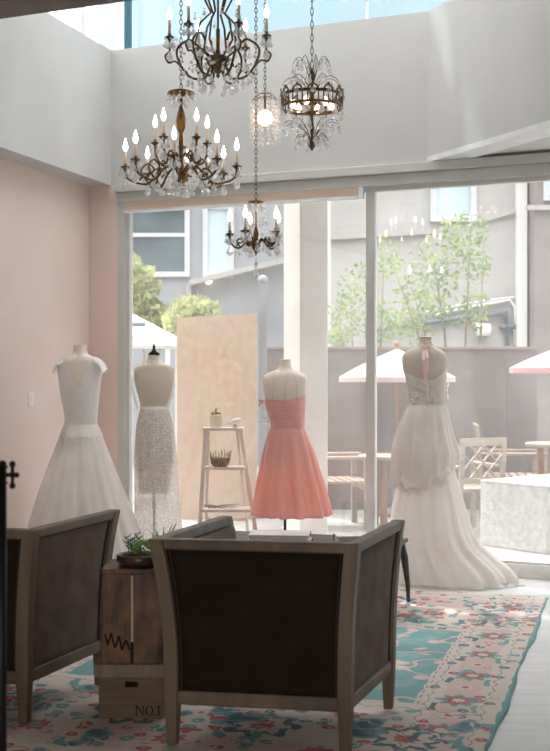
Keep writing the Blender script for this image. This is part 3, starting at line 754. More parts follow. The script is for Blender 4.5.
# ------------------------------------------------------------------ armchairs
def armchair():
    TR = [Vector((-0.475, 4.63)), Vector((0.307, 4.50)), Vector((0.555, 5.20)), Vector((-0.235, 5.35))]   # rear left, rear right, front right, front left
    FT = [Vector((-0.410, 4.62)), Vector((0.277, 4.505)), Vector((0.505, 5.115)), Vector((-0.180, 5.235))]
    c = sum(FT, Vector((0, 0))) / 4
    TR = [t - c for t in TR]; FT = [f - c for f in FT]
    root = thing('armchair', 'taupe velvet armchair with grey oak frame, its back square to the viewer', 'chair', (c.x, c.y, 0.018), 0, 'velvet armchairs on the rug')
    ZT = 0.828; z0, z1 = 0.215, 0.782
    def post(i, z):
        k = max(0.0, (z - 0.30) / (ZT - 0.30)) ** 1.9
        return FT[i].lerp(TR[i], k)
    ex = (FT[1] - FT[0]).normalized(); ey = (FT[3] - FT[0]).normalized()
    def pt(v, z): return (v.x, v.y, z)
    for i in range(4):
        rows = []
        for k in range(15):
            z = ZT * k / 14; cc = post(i, z)
            hw = lerp(0.019, 0.028, min(1, z / 0.22)) if z < 0.3 else 0.028
            rows.append([pt(cc + ex * a_ * hw + ey * b_ * hw, z) for a_, b_ in ((-1, -1), (1, -1), (1, 1), (-1, 1))])
        mb = MB(); mb.quadgrid(rows, True, True, True); mb.build('leg', M_chairwood, root, False, bev=0.006)
    sides = [(0, 1, 'back'), (1, 2, 'side'), (0, 3, 'side')]
    for i, j, kind in sides:
        dirv = (FT[j] - FT[i]).normalized(); nrm = Vector((dirv.y, -dirv.x))
        if nrm.dot((FT[i] + FT[j]) / 2) < 0: nrm = -nrm          # outward
        # rails
        for (za, zb_, wd, nm) in ((0.165, 0.222, 0.019, 'bottom_rail'), (0.786, ZT, 0.027, 'top_rail')):
            rows = []
            for q in range(9):
                t = q / 8
                rows.append([pt(post(i, z).lerp(post(j, z), lerp(0.03, 0.97, t)) + nrm * s_ * wd, z) for s_, z in ((-1, za), (1, za), (1, zb_), (-1, zb_))])
            mb = MB(); mb.quadgrid(rows, True, True, True); mb.build(nm, M_chairwood, root, False, bev=0.008)
        # upholstered panel: outer face almost flush, thick inner face
        NU, NV = 14, 12
        def face(off, bul, a0=0.04, a1=0.96):
            g = []
            for v in range(NV + 1):
                z = lerp(z0, z1 + 0.004, v / NV); row = []
                for u in range(NU + 1):
                    t = lerp(a0, a1, u / NU)
                    bb = bul * (1 - abs(2 * u / NU - 1) ** 4) * (1 - abs(2 * v / NV - 1) ** 4)
                    row.append(pt(post(i, z).lerp(post(j, z), t) + nrm * (off + bb), z))
                g.append(row)
            return g
        fo = face(0.010, 0.010); fi = face(-0.055, -0.045)
        mb = MB(); mb.quadgrid(fo, False); mb.quadgrid(fi, False)
        ring = lambda g: g[0] + [r[-1] for r in g[1:]] + g[-1][-2::-1] + [r[0] for r in g[-2:0:-1]]
        mb.quadgrid([ring(fo), ring(fi)], True)
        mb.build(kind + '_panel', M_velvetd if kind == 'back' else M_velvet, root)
        fp = face(0.013, 0.0, 0.055, 0.945)
        rr = ring(fp); mb = MB(); mb.tube(rr + rr[:1], 0.0045, 5, False); mb.build('piping', M_piping, root)
    def seat(zb, zt, ins, nm, m, bev):
        q = [post(0, zb).lerp(post(2, zb), ins), post(1, zb).lerp(post(3, zb), ins), post(2, zb) + (post(1, zb) - post(2, zb)).normalized() * 0.0 + (post(3, zb) - post(2, zb)) * ins, post(3, zb) + (post(2, zb) - post(3, zb)) * ins]
        mb = MB(); mb.prism(q, zb, zt); return mb.build(nm, m, root, True if bev > .02 else False, bev=bev)
    seat(0.19, 0.30, 0.06, 'seat_base', M_velvet, 0.008)
    seat(0.30, 0.44, 0.10, 'seat_cushion', M_velvet, 0.035)
    rows = []
    for q in range(5):
        t = lerp(0.04, 0.96, q / 4); p = FT[2].lerp(FT[3], t); n_ = ey
        rows.append([pt(p + n_ * s_ * 0.019, z) for s_, z in ((-1, 0.165), (1, 0.165), (1, 0.235), (-1, 0.235))])
    mb = MB(); mb.quadgrid(rows, True, True, True); mb.build('front_rail', M_chairwood, root, False, bev=0.005)
    return root
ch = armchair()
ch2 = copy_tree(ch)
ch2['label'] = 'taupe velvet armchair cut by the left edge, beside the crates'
ch2.location = (ch.location.x - 1.345, ch.location.y + 0.40, 0.018)

# ------------------------------------------------------------------ crates with the plant
cd_ = fl(131, 721).y
def cx_(px): return (px - CX) / F * cd_
xc = cx_(131.5)
def cz(py): return H - (py - CY) / F * cd_
lo_ = thing('lidded_crate', 'plain wooden lidded crate lettered NO.1, standing on the rug', 'crate', (xc, cd_, 0.012))
hb = cz(677) - 0.012; hl = cz(664) - 0.012
hw = cx_(164) - xc
mb = MB(); mb.box(-hw, hw, 0, 0.012, 0, hb - 0.045).box(-hw, -0.028 - 0.0, 0, 0.012, hb - 0.045, hb).box(0.028, hw, 0, 0.012, hb - 0.045, hb).box(-0.028, 0.028, 0, 0.012, hb - 0.02, hb)
mb.box(-hw, -hw + 0.012, 0.012, 0.28, 0, hb).box(hw - 0.012, hw, 0.012, 0.28, 0, hb).box(-hw + .012, hw - .012, 0.268, 0.28, 0, hb).box(-hw + .012, hw - .012, .012, .268, 0, 0.012)
mb.build('body', M_cratel, lo_, False)
MB().box(-hw - 0.018, hw + 0.006, -0.015, 0.295, hb, hl).build('lid', M_lid, lo_, False, bev=0.004)
# serif lettering NO.1
mb = MB(); LH = 0.042
def poly(pts, y=-0.0015):
    mb.quadgrid([[(p[0], y, p[1]) for p in pts], [(p[0], 0.0005, p[1]) for p in pts]], True, True, True)
def rect(x0, x1, z0, z1): poly([(x0, z0), (x1, z0), (x1, z1), (x0, z1)])
bx = cx_(135.5) - xc; bz_ = cz(722.5) - 0.012 + 0.006
bz_ = 0.012
u = LH
def N_(x):
    rect(x + .06 * u, x + .16 * u, bz_, bz_ + u); rect(x + .74 * u, x + .84 * u, bz_, bz_ + u)
    poly([(x + .06 * u, bz_ + u), (x + .74 * u, bz_), (x + .84 * u, bz_), (x + .24 * u, bz_ + u)])
    rect(x - .02 * u, x + .26 * u, bz_, bz_ + .05 * u); rect(x - .02 * u, x + .2 * u, bz_ + .95 * u, bz_ + u); rect(x + .64 * u, x + .94 * u, bz_ + .95 * u, bz_ + u)
def O_(x):
    k = 24; c_ = (x + .42 * u, bz_ + .5 * u)
    for i in range(k):
        a0, a1 = 2 * PI * i / k, 2 * PI * (i + 1) / k
        f = lambda a, rx, rz: (c_[0] + rx * u * math.cos(a), c_[1] + rz * u * math.sin(a))
        poly([f(a0, .42, .52), f(a1, .42, .52), f(a1, .27, .46), f(a0, .27, .46)])
N_(bx); O_(bx + 1.0 * u)
k = 12; poly([(bx + 2.0 * u + .08 * u * math.cos(2 * PI * i / k), bz_ + .08 * u + .08 * u * math.sin(2 * PI * i / k)) for i in range(k)])
x1_ = bx + 2.22 * u
rect(x1_ + .1 * u, x1_ + .26 * u, bz_, bz_ + u); rect(x1_, x1_ + .36 * u, bz_, bz_ + .05 * u); poly([(x1_ - .02 * u, bz_ + .84 * u), (x1_ + .1 * u, bz_ + .80 * u), (x1_ + .1 * u, bz_ + u)])
mb.build('lettering', M_ink, lo_, False)

up = thing('scorched_crate', 'dark scorched wooden crate stacked on the NO.1 crate', 'crate', (xc, cd_, 0.012 + hl))
t0 = cz(569) - cz(664)
xl = cx_(102) - xc; xr = cx_(163) - xc; xm = cx_(132) - xc
MB().box(xl, xm - 0.005, 0, 0.02, 0, t0 - 0.022).build('plank', M_crated, up, False, bev=0.003)
MB().box(xm + 0.005, xr, 0, 0.02, 0, t0 - 0.022).build('plank', M_crated, up, False, bev=0.003)
MB().box(xm - 0.005, xm + 0.005, 0.004, 0.018, 0.095, t0 - 0.03).build('light_slit', M_slit, up, False)  # pale strip painted as light showing through the crack between planks
MB().box(xm - 0.005, xm + 0.005, 0.006, 0.018, 0, 0.095).build('dark_split', M_ink, up, False)
mb = MB(); mb.box(xl, xl + 0.015, 0.02, 0.27, 0, t0 - .022).box(xr - 0.015, xr, 0.02, 0.27, 0, t0 - .022).box(xl + .015, xr - .015, 0.255, 0.27, 0, t0 - .022).box(xl + .015, xr - .015, .02, .255, 0, .012)
mb.build('box_sides', M_crated, up, False)
MB().box(xl - 0.006, xr + 0.004, -0.008, 0.28, t0 - 0.022, t0).build('top_board', M_crated, up, False, bev=0.003)
mb = MB(); zz = [(105, 634), (108, 645), (111, 633), (115, 648), (119, 636), (122, 650), (126, 640), (130, 650)]
for (a0, b0_), (a1, b1_) in zip(zz[:-1], zz[1:]):
    mb.bar((cx_(a0) - xc, -0.0005, cz(b0_) - cz(664)), (cx_(a1) - xc, -0.0005, cz(b1_) - cz(664)), 0.002, 0.009, (0, 0, 1))
mb.build('charred_marks', M_char, up, False)

ztop = 0.012 + hl + t0
bo = thing('succulent_bowl', 'shallow brown bowl of moss and succulents on the scorched crate', 'plant', (cx_(136) , cd_ + 0.105, ztop))
MB().lathe([(0.055, 0), (0.085, 0.006), (0.098, 0.022), (0.098, 0.046), (0.092, 0.05), (0.088, 0.042), (0.0, 0.036)], (0, 0, 0), 28, False).build('bowl', M_bowl, bo)
MB().lathe([(0.088, 0.038), (0.06, 0.05), (0.0001, 0.053)], (0, 0, 0), 24, False).build('soil', M_soil, bo)
rnd = random.Random(11)
mb = MB()
for k in range(70):
    a_ = rnd.uniform(0, 2 * PI); r_ = 0.055 * math.sqrt(rnd.random()); 
    c_ = Vector((0.022 + r_ * math.cos(a_), r_ * 0.8 * math.sin(a_) - 0.01, 0.056 + 0.050 * (1 - (r_ / 0.055) ** 2)))
    for q in range(4):
        d_ = Vector((rnd.gauss(0, 1), rnd.gauss(0, 1), abs(rnd.gauss(0.6, 0.7)))).normalized() * rnd.uniform(0.008, 0.017)
        mb.tube([c_, c_ + d_ * 0.6, c_ + d_], [0.0028, 0.0032, 0.0006], 5)
mb.build('moss', M_succ, bo)
mb = MB()
for k in range(5):
    b_ = Vector((-0.045 + 0.014 * k, rnd.uniform(-0.03, 0.03), 0.045)); tp = b_ + Vector((rnd.uniform(-0.02, 0.02), 0, rnd.uniform(0.06, 0.095)))
    mb.tube([b_, tp], [0.003, 0.002], 5)
    for q in range(9):
        c_ = b_.lerp(tp, 0.3 + 0.7 * q / 8); a_ = q * 2.4
        mb.tube([c_, c_ + Vector((math.cos(a_), math.sin(a_), 0.6)) * 0.012, c_ + Vector((math.cos(a_), math.sin(a_), 0.9)) * 0.021], [0.002, 0.0035, 0.0005], 5)
mb.build('succulent', M_succd, bo)
ag = thing('spiky_plant', 'small spiky plant behind the corner of the middle armchair', 'plant', (cx_(158.5), cd_ + 0.24, ztop))
MB().lathe([(0.028, 0), (0.034, 0.05), (0.030, 0.05), (0.028, 0.04), (0, 0.04)], (0, 0, 0), 16, False).build('pot', M_bowl, ag)
mb = MB()
for k in range(9):
    a_ = k * 2.4; ln = 0.06 + 0.035 * (k % 3); tl = 0.3 + 0.5 * ((k * 7) % 5) / 5
    d_ = Vector((math.cos(a_) * tl, math.sin(a_) * tl, 1))
    b_ = Vector((0, 0, 0.04)); mb.tube([b_, b_ + d_ * ln * 0.5, b_ + d_ * ln + Vector((math.cos(a_), math.sin(a_), 0)) * 0.01], [0.004, 0.006, 0.0008], 5)
mb.build('leaves', M_succd, ag)

# ------------------------------------------------------------------ coffee table and what lies on it
tl_ = fl(409.5, 602)
zt_ = H - (537 - CY) / F * tl_.y
tb = thing('coffee_table', 'low dark table with splayed tapering legs beyond the middle armchair', 'table', (tl_.x - 0.78, tl_.y - 0.15, 0.012), -0.30)
zt_ -= 0.012
def tw(x, y): return (x, y)
hx, hy = 0.70, 0.33
MB().box(-hx, hx, -hy, hy, zt_ - 0.025, zt_).build('table_top', M_dtable, tb, False, bev=0.004)
for sx in (-1, 1):
    for sy in (-1, 1):
        mb = MB()
        mb.tube([(sx * (hx - 0.05), sy * (hy - 0.05), zt_ - 0.02), (sx * (hx - 0.02), sy * (hy - 0.03), zt_ * 0.7), (sx * hx, sy * (hy - 0.02), zt_ * 0.3), (sx * (hx + 0.005), sy * (hy - 0.02), 0.0)], [0.034, 0.026, 0.017, 0.011], 8)
        mb.build('leg', M_dtable, tb)
def on_table(px, py, d): return ((px - CX) / F * d, d, zt_ + 0.012)
def book(label, px, d, dz, sx, sy, th, rz, top, edge):
    p = on_table(px, 0, d)
    b = thing('book', label, 'book', (p[0], p[1], p[2] + dz), rz, 'books on the coffee table')
    MB().box(-sx + .006, sx - .006, -sy + .006, sy, 0.003, th - 0.003).build('pages', M_book, b, False)
    MB().box(-sx, sx, -sy, sy, 0.0, 0.003).build('cover', edge, b, False)
    MB().box(-sx, sx, -sy, sy, th - 0.003, th).build('cover', top, b, False)
    MB().box(-sx, sx, sy, sy + 0.003, 0.0, th).build('spine', edge, b, False)
    return b
book('large pale book with dark edges, lying under another on the coffee table', 279, 7.15, 0.0, 0.195, 0.13, 0.050, -0.15, M_book, M_bookd)
book('pale pinkish book on top of the large one, below the coral dress', 280, 7.15, 0.050, 0.185, 0.12, 0.042, -0.10, M_book, M_book)
book('pale book with dark edge lying near the right arm of the middle armchair', 352, 7.2, 0.0, 0.105, 0.085, 0.075, 0.1, M_book, M_bookd)
nk = MB(); nk.lathe([(0.02, 0), (0.036, 0.02), (0.034, 0.05), (0.02, 0.066), (0.0005, 0.07)], (0, 0, 0), 16)
tag(nk.build('trinket', M_burg, None, True, on_table(299, 0, 6.85)), 'small rounded dark red trinket beside the pale books', 'trinket')

# ------------------------------------------------------------------ dress forms and dresses
def loft(rings, n=64, sub=5, fold=None, cap0=False, cap1=False, a0=0.0, a1=2 * PI, mb=None):
    """rings: (z, cx, cy, rx, ry) ; smooth interpolation between them; fold(theta, t, z) scales the radius"""
    mb = mb or MB(); closed = abs(a1 - a0 - 2 * PI) < 1e-6
    rows = []; N = len(rings)
    def cr(p0, p1, p2, p3, t): return 0.5 * ((2 * p1) + (-p0 + p2) * t + (2 * p0 - 5 * p1 + 4 * p2 - p3) * t * t + (-p0 + 3 * p1 - 3 * p2 + p3) * t ** 3)
    for i in range(N - 1):
        for s in range(sub if i < N - 2 else sub + 1):
            t = s / sub
            P = [rings[max(i - 1, 0)], rings[i], rings[i + 1], rings[min(i + 2, N - 1)]]
            z, cx, cy, rx, ry = [cr(P[0][k], P[1][k], P[2][k], P[3][k], t) for k in range(5)]
            gt = (i + t) / (N - 1); row = []
            for k in range(n if closed else n + 1):
                th = a0 + (a1 - a0) * k / n
                f = fold(th, gt, z) if fold else 1.0
                dz = 0.0
                if isinstance(f, tuple): f, dz = f
                row.append((cx + rx * f * math.cos(th), cy + ry * f * math.sin(th), z + dz))
            rows.append(row)
    mb.quadgrid(rows, closed, cap0, cap1); return mb

def sil(d, x0, rows, ratio, cyoff=0.0):
    """silhouette rows (y, left, right) in the picture frame at distance d -> rings local to (x0, d)"""
    out = []
    for row in rows:
        y, l_, r_ = row[:3]; q = row[3] if len(row) > 3 else ratio
        rx = (r_ - l_) / 2 / F * d
        out.append((H - (y - CY) / F * d, ((l_ + r_) / 2 - CX) / F * d - x0, cyoff, rx, rx * q))
    return out
def stand(root, zneck, zlow, base_r=0.15, cap=True):
    MB().tube([(0, 0, 0.02), (0, 0, zlow)], 0.011, 10).build('stand_pole', M_metal, root)
    MB().lathe([(base_r, 0), (base_r, 0.012), (0.03, 0.022), (0.016, 0.05)], (0, 0, 0), 24).build('stand_base', M_metal, root)

# A: A-line wedding gown by the blush wall
dA = 8.55; xA = (80 - CX) / F * dA
ga = thing('dress_form', 'cream dress form in a white A-line wedding gown beside the blush wall', 'dress form', (xA, dA, 0), 0, 'dress forms by the glass')
ZA = lambda y: H - (y - CY) / F * dA
stand(ga, ZA(345), ZA(470), 0.16)
body = sil(dA, xA, [(345, 73.5, 86.5, 0.95), (349, 73.5, 86.5, 0.95), (354, 72, 88, .9), (357, 66, 94, .62), (361, 60, 100, .5), (368, 58, 102, .5), (382, 60, 100, .62), (398, 62, 98, .68), (412, 65, 97, .66), (424, 66, 96, .68), (440, 60, 100, .7), (455, 56, 104, .74)], 0.6)
loft(body, 48, cap0=True, cap1=True).build('torso', M_formw, ga)
gw = thing('wedding_gown', 'white A-line wedding gown with cap sleeves and plunging neckline, at far left', 'dress', (xA, dA, 0.0), 0, 'dresses on the forms')
def foldA(th, t, z):
    k = sstep(ZA(424), ZA(520), z) if False else max(0, min(1, (ZA(425) - z) / 0.7))
    return 1 + k * (0.035 * math.sin(14 * th + 0.7) + 0.02 * math.sin(23 * th + 2 * z) + 0.02 * math.sin(5 * th))
bod = sil(dA, xA, [(362, 58.5, 102.5, .52), (368, 57.5, 103, .54), (382, 59, 101, .68), (398, 61, 99, .74), (412, 64, 98, .74), (424, 64.5, 97.5, .76), (433, 61.5, 100, .78)], .6)
def vneck(th, t, z):
    return 1.0
mb = loft(bod, 64, 5)
# plunging neckline at the front (towards the viewer)
dele = []
for f in mb.bm.faces:
    c = f.calc_center_median()
    if c.y < -0.02 and c.z > ZA(386) and abs(c.x) < 0.012 + 0.085 * (c.z - ZA(386)) / (ZA(362) - ZA(386)): dele.append(f)
bmesh.ops.delete(mb.bm, geom=dele, context='FACES')
mb.build('bodice', M_lacew, gw)
mb = MB()
for s_ in (-1, 1):
    rows = []
    for k in range(11):
        a_ = lerp(-1.25, 1.25, k / 10)
        base = Vector((s_ * (0.105 + 0.012 * abs(math.sin(a_))), 0.080 * math.sin(a_), ZA(356.5) - 0.055 * math.sin(a_) ** 2))
        mid = Vector((s_ * 0.160, 0.092 * math.sin(a_), ZA(360) - 0.050 * math.sin(a_) ** 2))
        tip = Vector((s_ * (0.200 - 0.022 * math.sin(a_) ** 2 + 0.005 * math.cos(9 * a_)), 0.094 * math.sin(a_), ZA(369.5) - 0.045 * math.sin(a_) ** 2))
        rows.append([base, base.lerp(mid, .5) + Vector((0, 0, .004)), mid, mid.lerp(tip, .5) + Vector((s_ * .004, 0, .004)), tip])
    mb = MB(); mb.quadgrid(rows, False); mb.build('cap_sleeve', M_lacew, gw)
sk = sil(dA, xA, [(424, 64.5, 97.5, .78), (432, 61, 101, .85), (446, 56, 106, .9), (470, 47, 115, .95), (500, 37, 126, .95), (528, 29, 136, .92), (570, 19, 147, .86), (605, 15, 151, .82)], .9)
loft(sk, 120, 5, foldA).build('skirt', M_tulle, gw)
pe = sil(dA, xA, [(426, 63.5, 98.5, .80), (431, 61.5, 100.5, .86), (436, 59.8, 102.5, .9)], .8)
loft(pe, 80, 3, lambda th, t, z: (1 + 0.012 * t * math.sin(16 * th), 0.006 * t * math.sin(9 * th + 1))).build('peplum', M_lacew, gw)

# B: form with backless lace skirt
dB = 9.0; xB = (154 - CX) / F * dB
ZB = lambda y: H - (y - CY) / F * dB
gb = thing('dress_form', 'cream dress form with a dark neck finial, seen from behind in a lace skirt', 'dress form', (xB, dB, 0), 0, 'dress forms by the glass')
stand(gb, 0, ZB(470), 0.15)
body = sil(dB, xB, [(355, 148, 159, .95), (360, 147.5, 159.5, .95), (363, 145, 163, .8), (366, 137, 171, .55), (371, 134, 174.5, .5), (382, 134.5, 174, .58), (395, 138, 172, .66), (409, 141, 169, .68), (422, 138, 171, .74), (440, 136, 173, .8), (460, 136, 173, .8)], .6)
loft(body, 48, cap0=True, cap1=True).build('torso', M_form, gb)
MB().lathe([(0.042, 0), (0.046, 0.01), (0.02, 0.03), (0.008, 0.05), (0.012, 0.06), (0.004, 0.085), (0.0005, 0.1)], (0, 0, ZB(355)), 16).build('neck_finial', M_iron, gb)
gl_ = thing('lace_dress', 'pale grey lace dress, backless with a sheer long skirt, beside the window jamb', 'dress', (xB, dB, 0), 0, 'dresses on the forms')
lin_ = sil(dB, xB, [(410, 140, 170, .78), (425, 137, 172.5, .82), (450, 135.5, 174, .85), (480, 138, 170, .8), (493, 139, 168, .8)], .8)
loft(lin_, 60, 5, lambda th, t, z: 1 + 0.02 * math.sin(9 * th) * t).build('lining', M_lining, gl_)
# sheer lace: eyelet pattern decides where the cloth is see-through
m, n, l, out = new_mat('sheer_lace')
tc = n.new('ShaderNodeTexCoord'); v = n.new('ShaderNodeTexVoronoi'); v.inputs['Scale'].default_value = 75; l.new(tc.outputs['Object'], v.inputs['Vector'])
rp = n.new('ShaderNodeValToRGB'); rp.color_ramp.elements[0].position = 0.25; rp.color_ramp.elements[1].position = 0.5
rp.color_ramp.elements[0].color = (0.06, 0.06, 0.06, 1); rp.color_ramp.elements[1].color = (0.42, 0.42, 0.42, 1)
l.new(v.outputs['Distance'], rp.inputs['Fac'])
df = n.new('ShaderNodeBsdfDiffuse'); df.inputs[0].default_value = lin((244, 238, 232)); tl2 = n.new('ShaderNodeBsdfTranslucent'); tl2.inputs[0].default_value = lin((244, 238, 232))
m1 = n.new('ShaderNodeMixShader'); m1.inputs[0].default_value = 0.45; l.new(df.outputs[0], m1.inputs[1]); l.new(tl2.outputs[0], m1.inputs[2])
tp = n.new('ShaderNodeBsdfTransparent'); m2 = n.new('ShaderNodeMixShader'); l.new(rp.outputs['Color'], m2.inputs[0]); l.new(m1.outputs[0], m2.inputs[1]); l.new(tp.outputs[0], m2.inputs[2])
l.new(m2.outputs[0], out.inputs['Surface']); M_lace = m
skb = sil(dB, xB, [(409, 140, 170.5, .8), (425, 136.5, 174, .85), (450, 134.5, 176, .9), (480, 134.5, 178, .9), (520, 135, 181, .9), (560, 135, 184, .9), (585, 134, 186, .9)], .9)
loft(skb, 90, 5, lambda th, t, z: 1 + 0.035 * t * math.sin(11 * th + 1) + 0.02 * t * math.sin(17 * th)).build('lace_skirt', M_lace, gl_)
mb = MB()
for s_ in (-1, 1):   # thin straps and side lace up the arms' openings
    rows = []
    for k in range(10):
        t = k / 9
        y = lerp(409, 364, t); px = lerp(154 + s_ * 15, 154 + s_ * lerp(20.5, 7, max(0, (t - .7) / .3)), sstep(0, .5, t)) 
        x = (px - CX) / F * dB - xB; yy = -0.06 * math.sin(PI * min(1, t * 1.05)) - 0.03
        yy = -lerp(0.075, 0.02, t) if t < .75 else -0.05
        wd = lerp(0.03, 0.010, t)
        rows.append([(x - wd * .5, yy + 0.05 * 0, ZB(y)), (x + wd * .5 * 0 + s_ * 0.006, yy + 0.06, ZB(y))])
    mb.quadgrid(rows, False)
mb.build('side_lace', M_lace, gl_)
MB().lathe([(0.0485, -0.008), (0.0505, 0), (0.0485, 0.008)], (0, 0, ZB(361)), 24, False).build('neck_band', M_lacew, gl_)
rows = loft(sil(dB, xB, [(406, 140.5, 169.5, .76), (411, 139.5, 170.5, .8)], .8), 48, 2); rows.build('waistband', M_lacew, gl_)

# C: coral cocktail dress
dC = 8.55; xC = (285 - CX) / F * dC
ZC = lambda y: H - (y - CY) / F * dC
gc = thing('dress_form', 'cream dress form with stitched seams wearing the coral dress', 'dress form', (xC, dC, 0), 0, 'dress forms by the glass')
stand(gc, 0, ZC(470), 0.15)
body = sil(dC, xC, [(361, 279.5, 290.5, .95), (366, 279, 291, .95), (370, 276, 294, .8), (373, 268, 302, .55), (378, 263, 306.5, .5), (388, 263, 306.5, .56), (402, 266, 305, .64), (415, 269, 304, .68), (428, 271, 304, .7), (445, 265, 309, .76), (465, 262, 312, .8)], .6)
loft(body, 48, cap0=True, cap1=True).build('torso', M_formw, gc)
MB().lathe([(0.0405, 0), (0.042, 0.008), (0.02, 0.016), (0.0005, 0.018)], (0, 0, ZC(361)), 18).build('neck_cap', M_formw, gc)
mb = MB()
for px in (273, 285, 297):
    mb.tube([((lerp(px, 285, 0.35) - CX) / F * dC - xC, -0.088, ZC(374)), ((px - CX) / F * dC - xC, -0.094, ZC(385)), ((px - CX) / F * dC - xC, -0.097, ZC(400))], 0.002, 5)
mb.build('seams', M_seam, gc)
gd = thing('coral_dress', 'short coral pink strapless dress with a full pleated skirt', 'dress', (xC, dC, 0), 0, 'dresses on the forms')
bod = sil(dC, xC, [(401, 264.5, 306.5, .70), (408, 266, 305.5, .72), (416, 268.5, 305, .74), (424, 270.5, 304.5, .76), (430, 270.5, 304.5, .78)], .7)
def top_edge(th, t, z):
    k = max(0, 1 - t * 3)
    return (1.0 + 0.004 * math.sin(60 * z * 6 + th), k * (0.012 * abs(math.sin(th)) + 0.045 * max(0, math.cos(th)) ** 2 + 0.05 * max(0, math.cos(th - PI)) ** 4 * 0.3))
loft(bod, 64, 5, top_edge).build('bodice', M_coralb, gd)
mb = MB()
for k in range(6):
    a0_ = lerp(-2.9, -0.25, k / 5)
    mb.tube([(xx * 0.161 * 1.0, yy * 0.118, ZC(405 + 4 * k) + 0.03 * (q - 4) / 4 * -1) for q in range(9) for xx, yy in [(math.cos(lerp(-2.95, -0.2, q / 8)), math.sin(lerp(-2.95, -0.2, q / 8)))]], 0.0022, 4) if k % 2 == 0 else None
mb.build('bodice_pleats', M_coralb, gd)
sk = sil(dC, xC, [(428, 270.5, 304.5, .8), (436, 267, 308, .88), (452, 263, 313.5, .92), (475, 259, 319.5, .95), (500, 255.5, 325.5, .95), (515, 253.5, 328.5, .95)], .9)
def foldC(th, t, z):
    k = min(1, t * 1.5)
    s_ = math.sin(14 * th + 1.3 * math.sin(3 * th) + 0.5)
    s_ = math.copysign(abs(s_) ** 0.7, s_)
    return 0.97 + k * (0.14 * s_ + 0.03 * math.sin(7 * th + 1.0)) * (0.5 + 0.5 * t)
loft(sk, 180, 5, foldC).build('skirt', M_coral, gd)
mb = MB(); zz0 = ZC(515)
rows = loft([(zz0 + 0.012, sk[-1][1], 0, sk[-1][3] * 0.985, sk[-1][4] * 0.985), (zz0 + 0.001, sk[-1][1], 0, sk[-1][3] * 1.003, sk[-1][4] * 1.003)], 180, 1, lambda th, t, z: foldC(th, 1, z)); rows.build('hem', M_coralb, gd)
p = (264 - CX) / F * dC - xC
mb = MB()
for k in range(5):
    a_ = k * 1.25; mb.quadgrid([[(p + 0.0, -0.02, ZC(401)), (p + 0.0, 0.02, ZC(401))], [(p - 0.025 + 0.02 * math.cos(a_), -0.05 + 0.02 * k, ZC(402) + 0.025 * math.sin(a_)), (p - 0.028 + 0.02 * math.cos(a_), -0.02 + 0.02 * k, ZC(405) + 0.03 * math.sin(a_))]], False)
mb.build('shoulder_bow', M_coralb, gd)

# D: ivory gown with a train
dD = 8.36; xD = (425 - CX) / F * dD
ZD = lambda y: H - (y - CY) / F * dD
gf = thing('dress_form', 'cream dress form seen from behind in the ivory gown with a train', 'dress form', (xD, dD, 0), 0, 'dress forms by the glass')
stand(gf, 0, ZD(470), 0.14)
body = sil(dD, xD, [(338, 419.5, 431.5, .95), (343, 419, 432, .95), (347, 416, 435, .8), (350.5, 408, 442, .55), (356, 402.5, 447, .5), (366, 402.5, 446.5, .54), (378, 405.5, 445.5, .62), (392, 409, 444.5, .66), (402, 409.5, 444.5, .68), (420, 405, 449, .75), (440, 402, 450, .8)], .6)
loft(body, 48, cap0=True, cap1=True).build('torso', M_form, gf)
MB().lathe([(0.0435, 0), (0.045, 0.006), (0.02, 0.012), (0.0005, 0.013)], ((425.5 - CX) / F * dD - xD, 0, ZD(338)), 18).build('neck_cap', M_form, gf)
ge = thing('ivory_gown', 'ivory tulle gown with gathered overskirt and a train spread on the white floor', 'dress', (xD, dD, 0), 0, 'dresses on the forms')
bod = sil(dD, xD, [(377, 404.5, 447, .66), (385, 406.5, 446.5, .70), (393, 408, 445.5, .73), (402, 408.5, 445.5, .76), (408, 407.5, 446.5, .8)], .7)
def bodD(th, t, z):
    k = max(0, 1 - t * 2.2); b_ = max(0, -math.sin(th))       # scooped towards the viewer, higher at the sides
    return (1 + 0.020 * math.sin(110 * z + 5 * math.cos(th)), k * (0.030 * abs(math.cos(th)) ** 1.5 + 0.035 * max(0, math.cos(th)) ** 3 - 0.022 * b_ ** 3))
loft(bod, 72, 6, bodD).build('bodice', M_tulle, ge)
MB().tube([(0.004, -0.109, ZD(384)), (0.003, -0.118, ZD(395)), (0.003, -0.125, ZD(406))], 0.004, 6).build('zip_placket', M_lacew, ge)
def foldD(th, t, z): 
    return 1 + min(1, 2 * t) * (0.042 * math.sin(13 * th + 0.6) + 0.030 * math.sin(21 * th + 3 * t + 1) + 0.02 * math.sin(5 * th + 2))
# underskirt with the train, swept over the floor to the right
n_ = 150; rows = []
prof = [(440, 402, 450, .8), (462, 400, 453, .85), (480, 398.5, 457, .88), (506, 393, 464, .9), (529, 391, 470.5, .9), (544, 391, 478.5, .86), (553, 391.5, 489, .78), (560, 392, 498.5, .72), (567, 393, 507, .66), (573, 395, 512, .63), (578, 397, 514, .62), (582, 399, 512, .62)]
rr = sil(dD, xD, prof, .9)
rr = [(z, cx, cy - 0.06 * sstep(550, 575, CY + (H - z) * F / dD), rx, ry) for z, cx, cy, rx, ry in rr]
def train(th):   # how far the hem runs out over the floor, by direction
    a_ = (th + 0.30 + PI) % (2 * PI) - PI
    return math.exp(-(a_ / 0.62) ** 2)
dense = []
for i in range(len(rr) - 1):
    for s in range(5):
        t = s / 5; dense.append(tuple(lerp(rr[i][k], rr[i + 1][k], t) for k in range(5)))
dense.append(rr[-1])
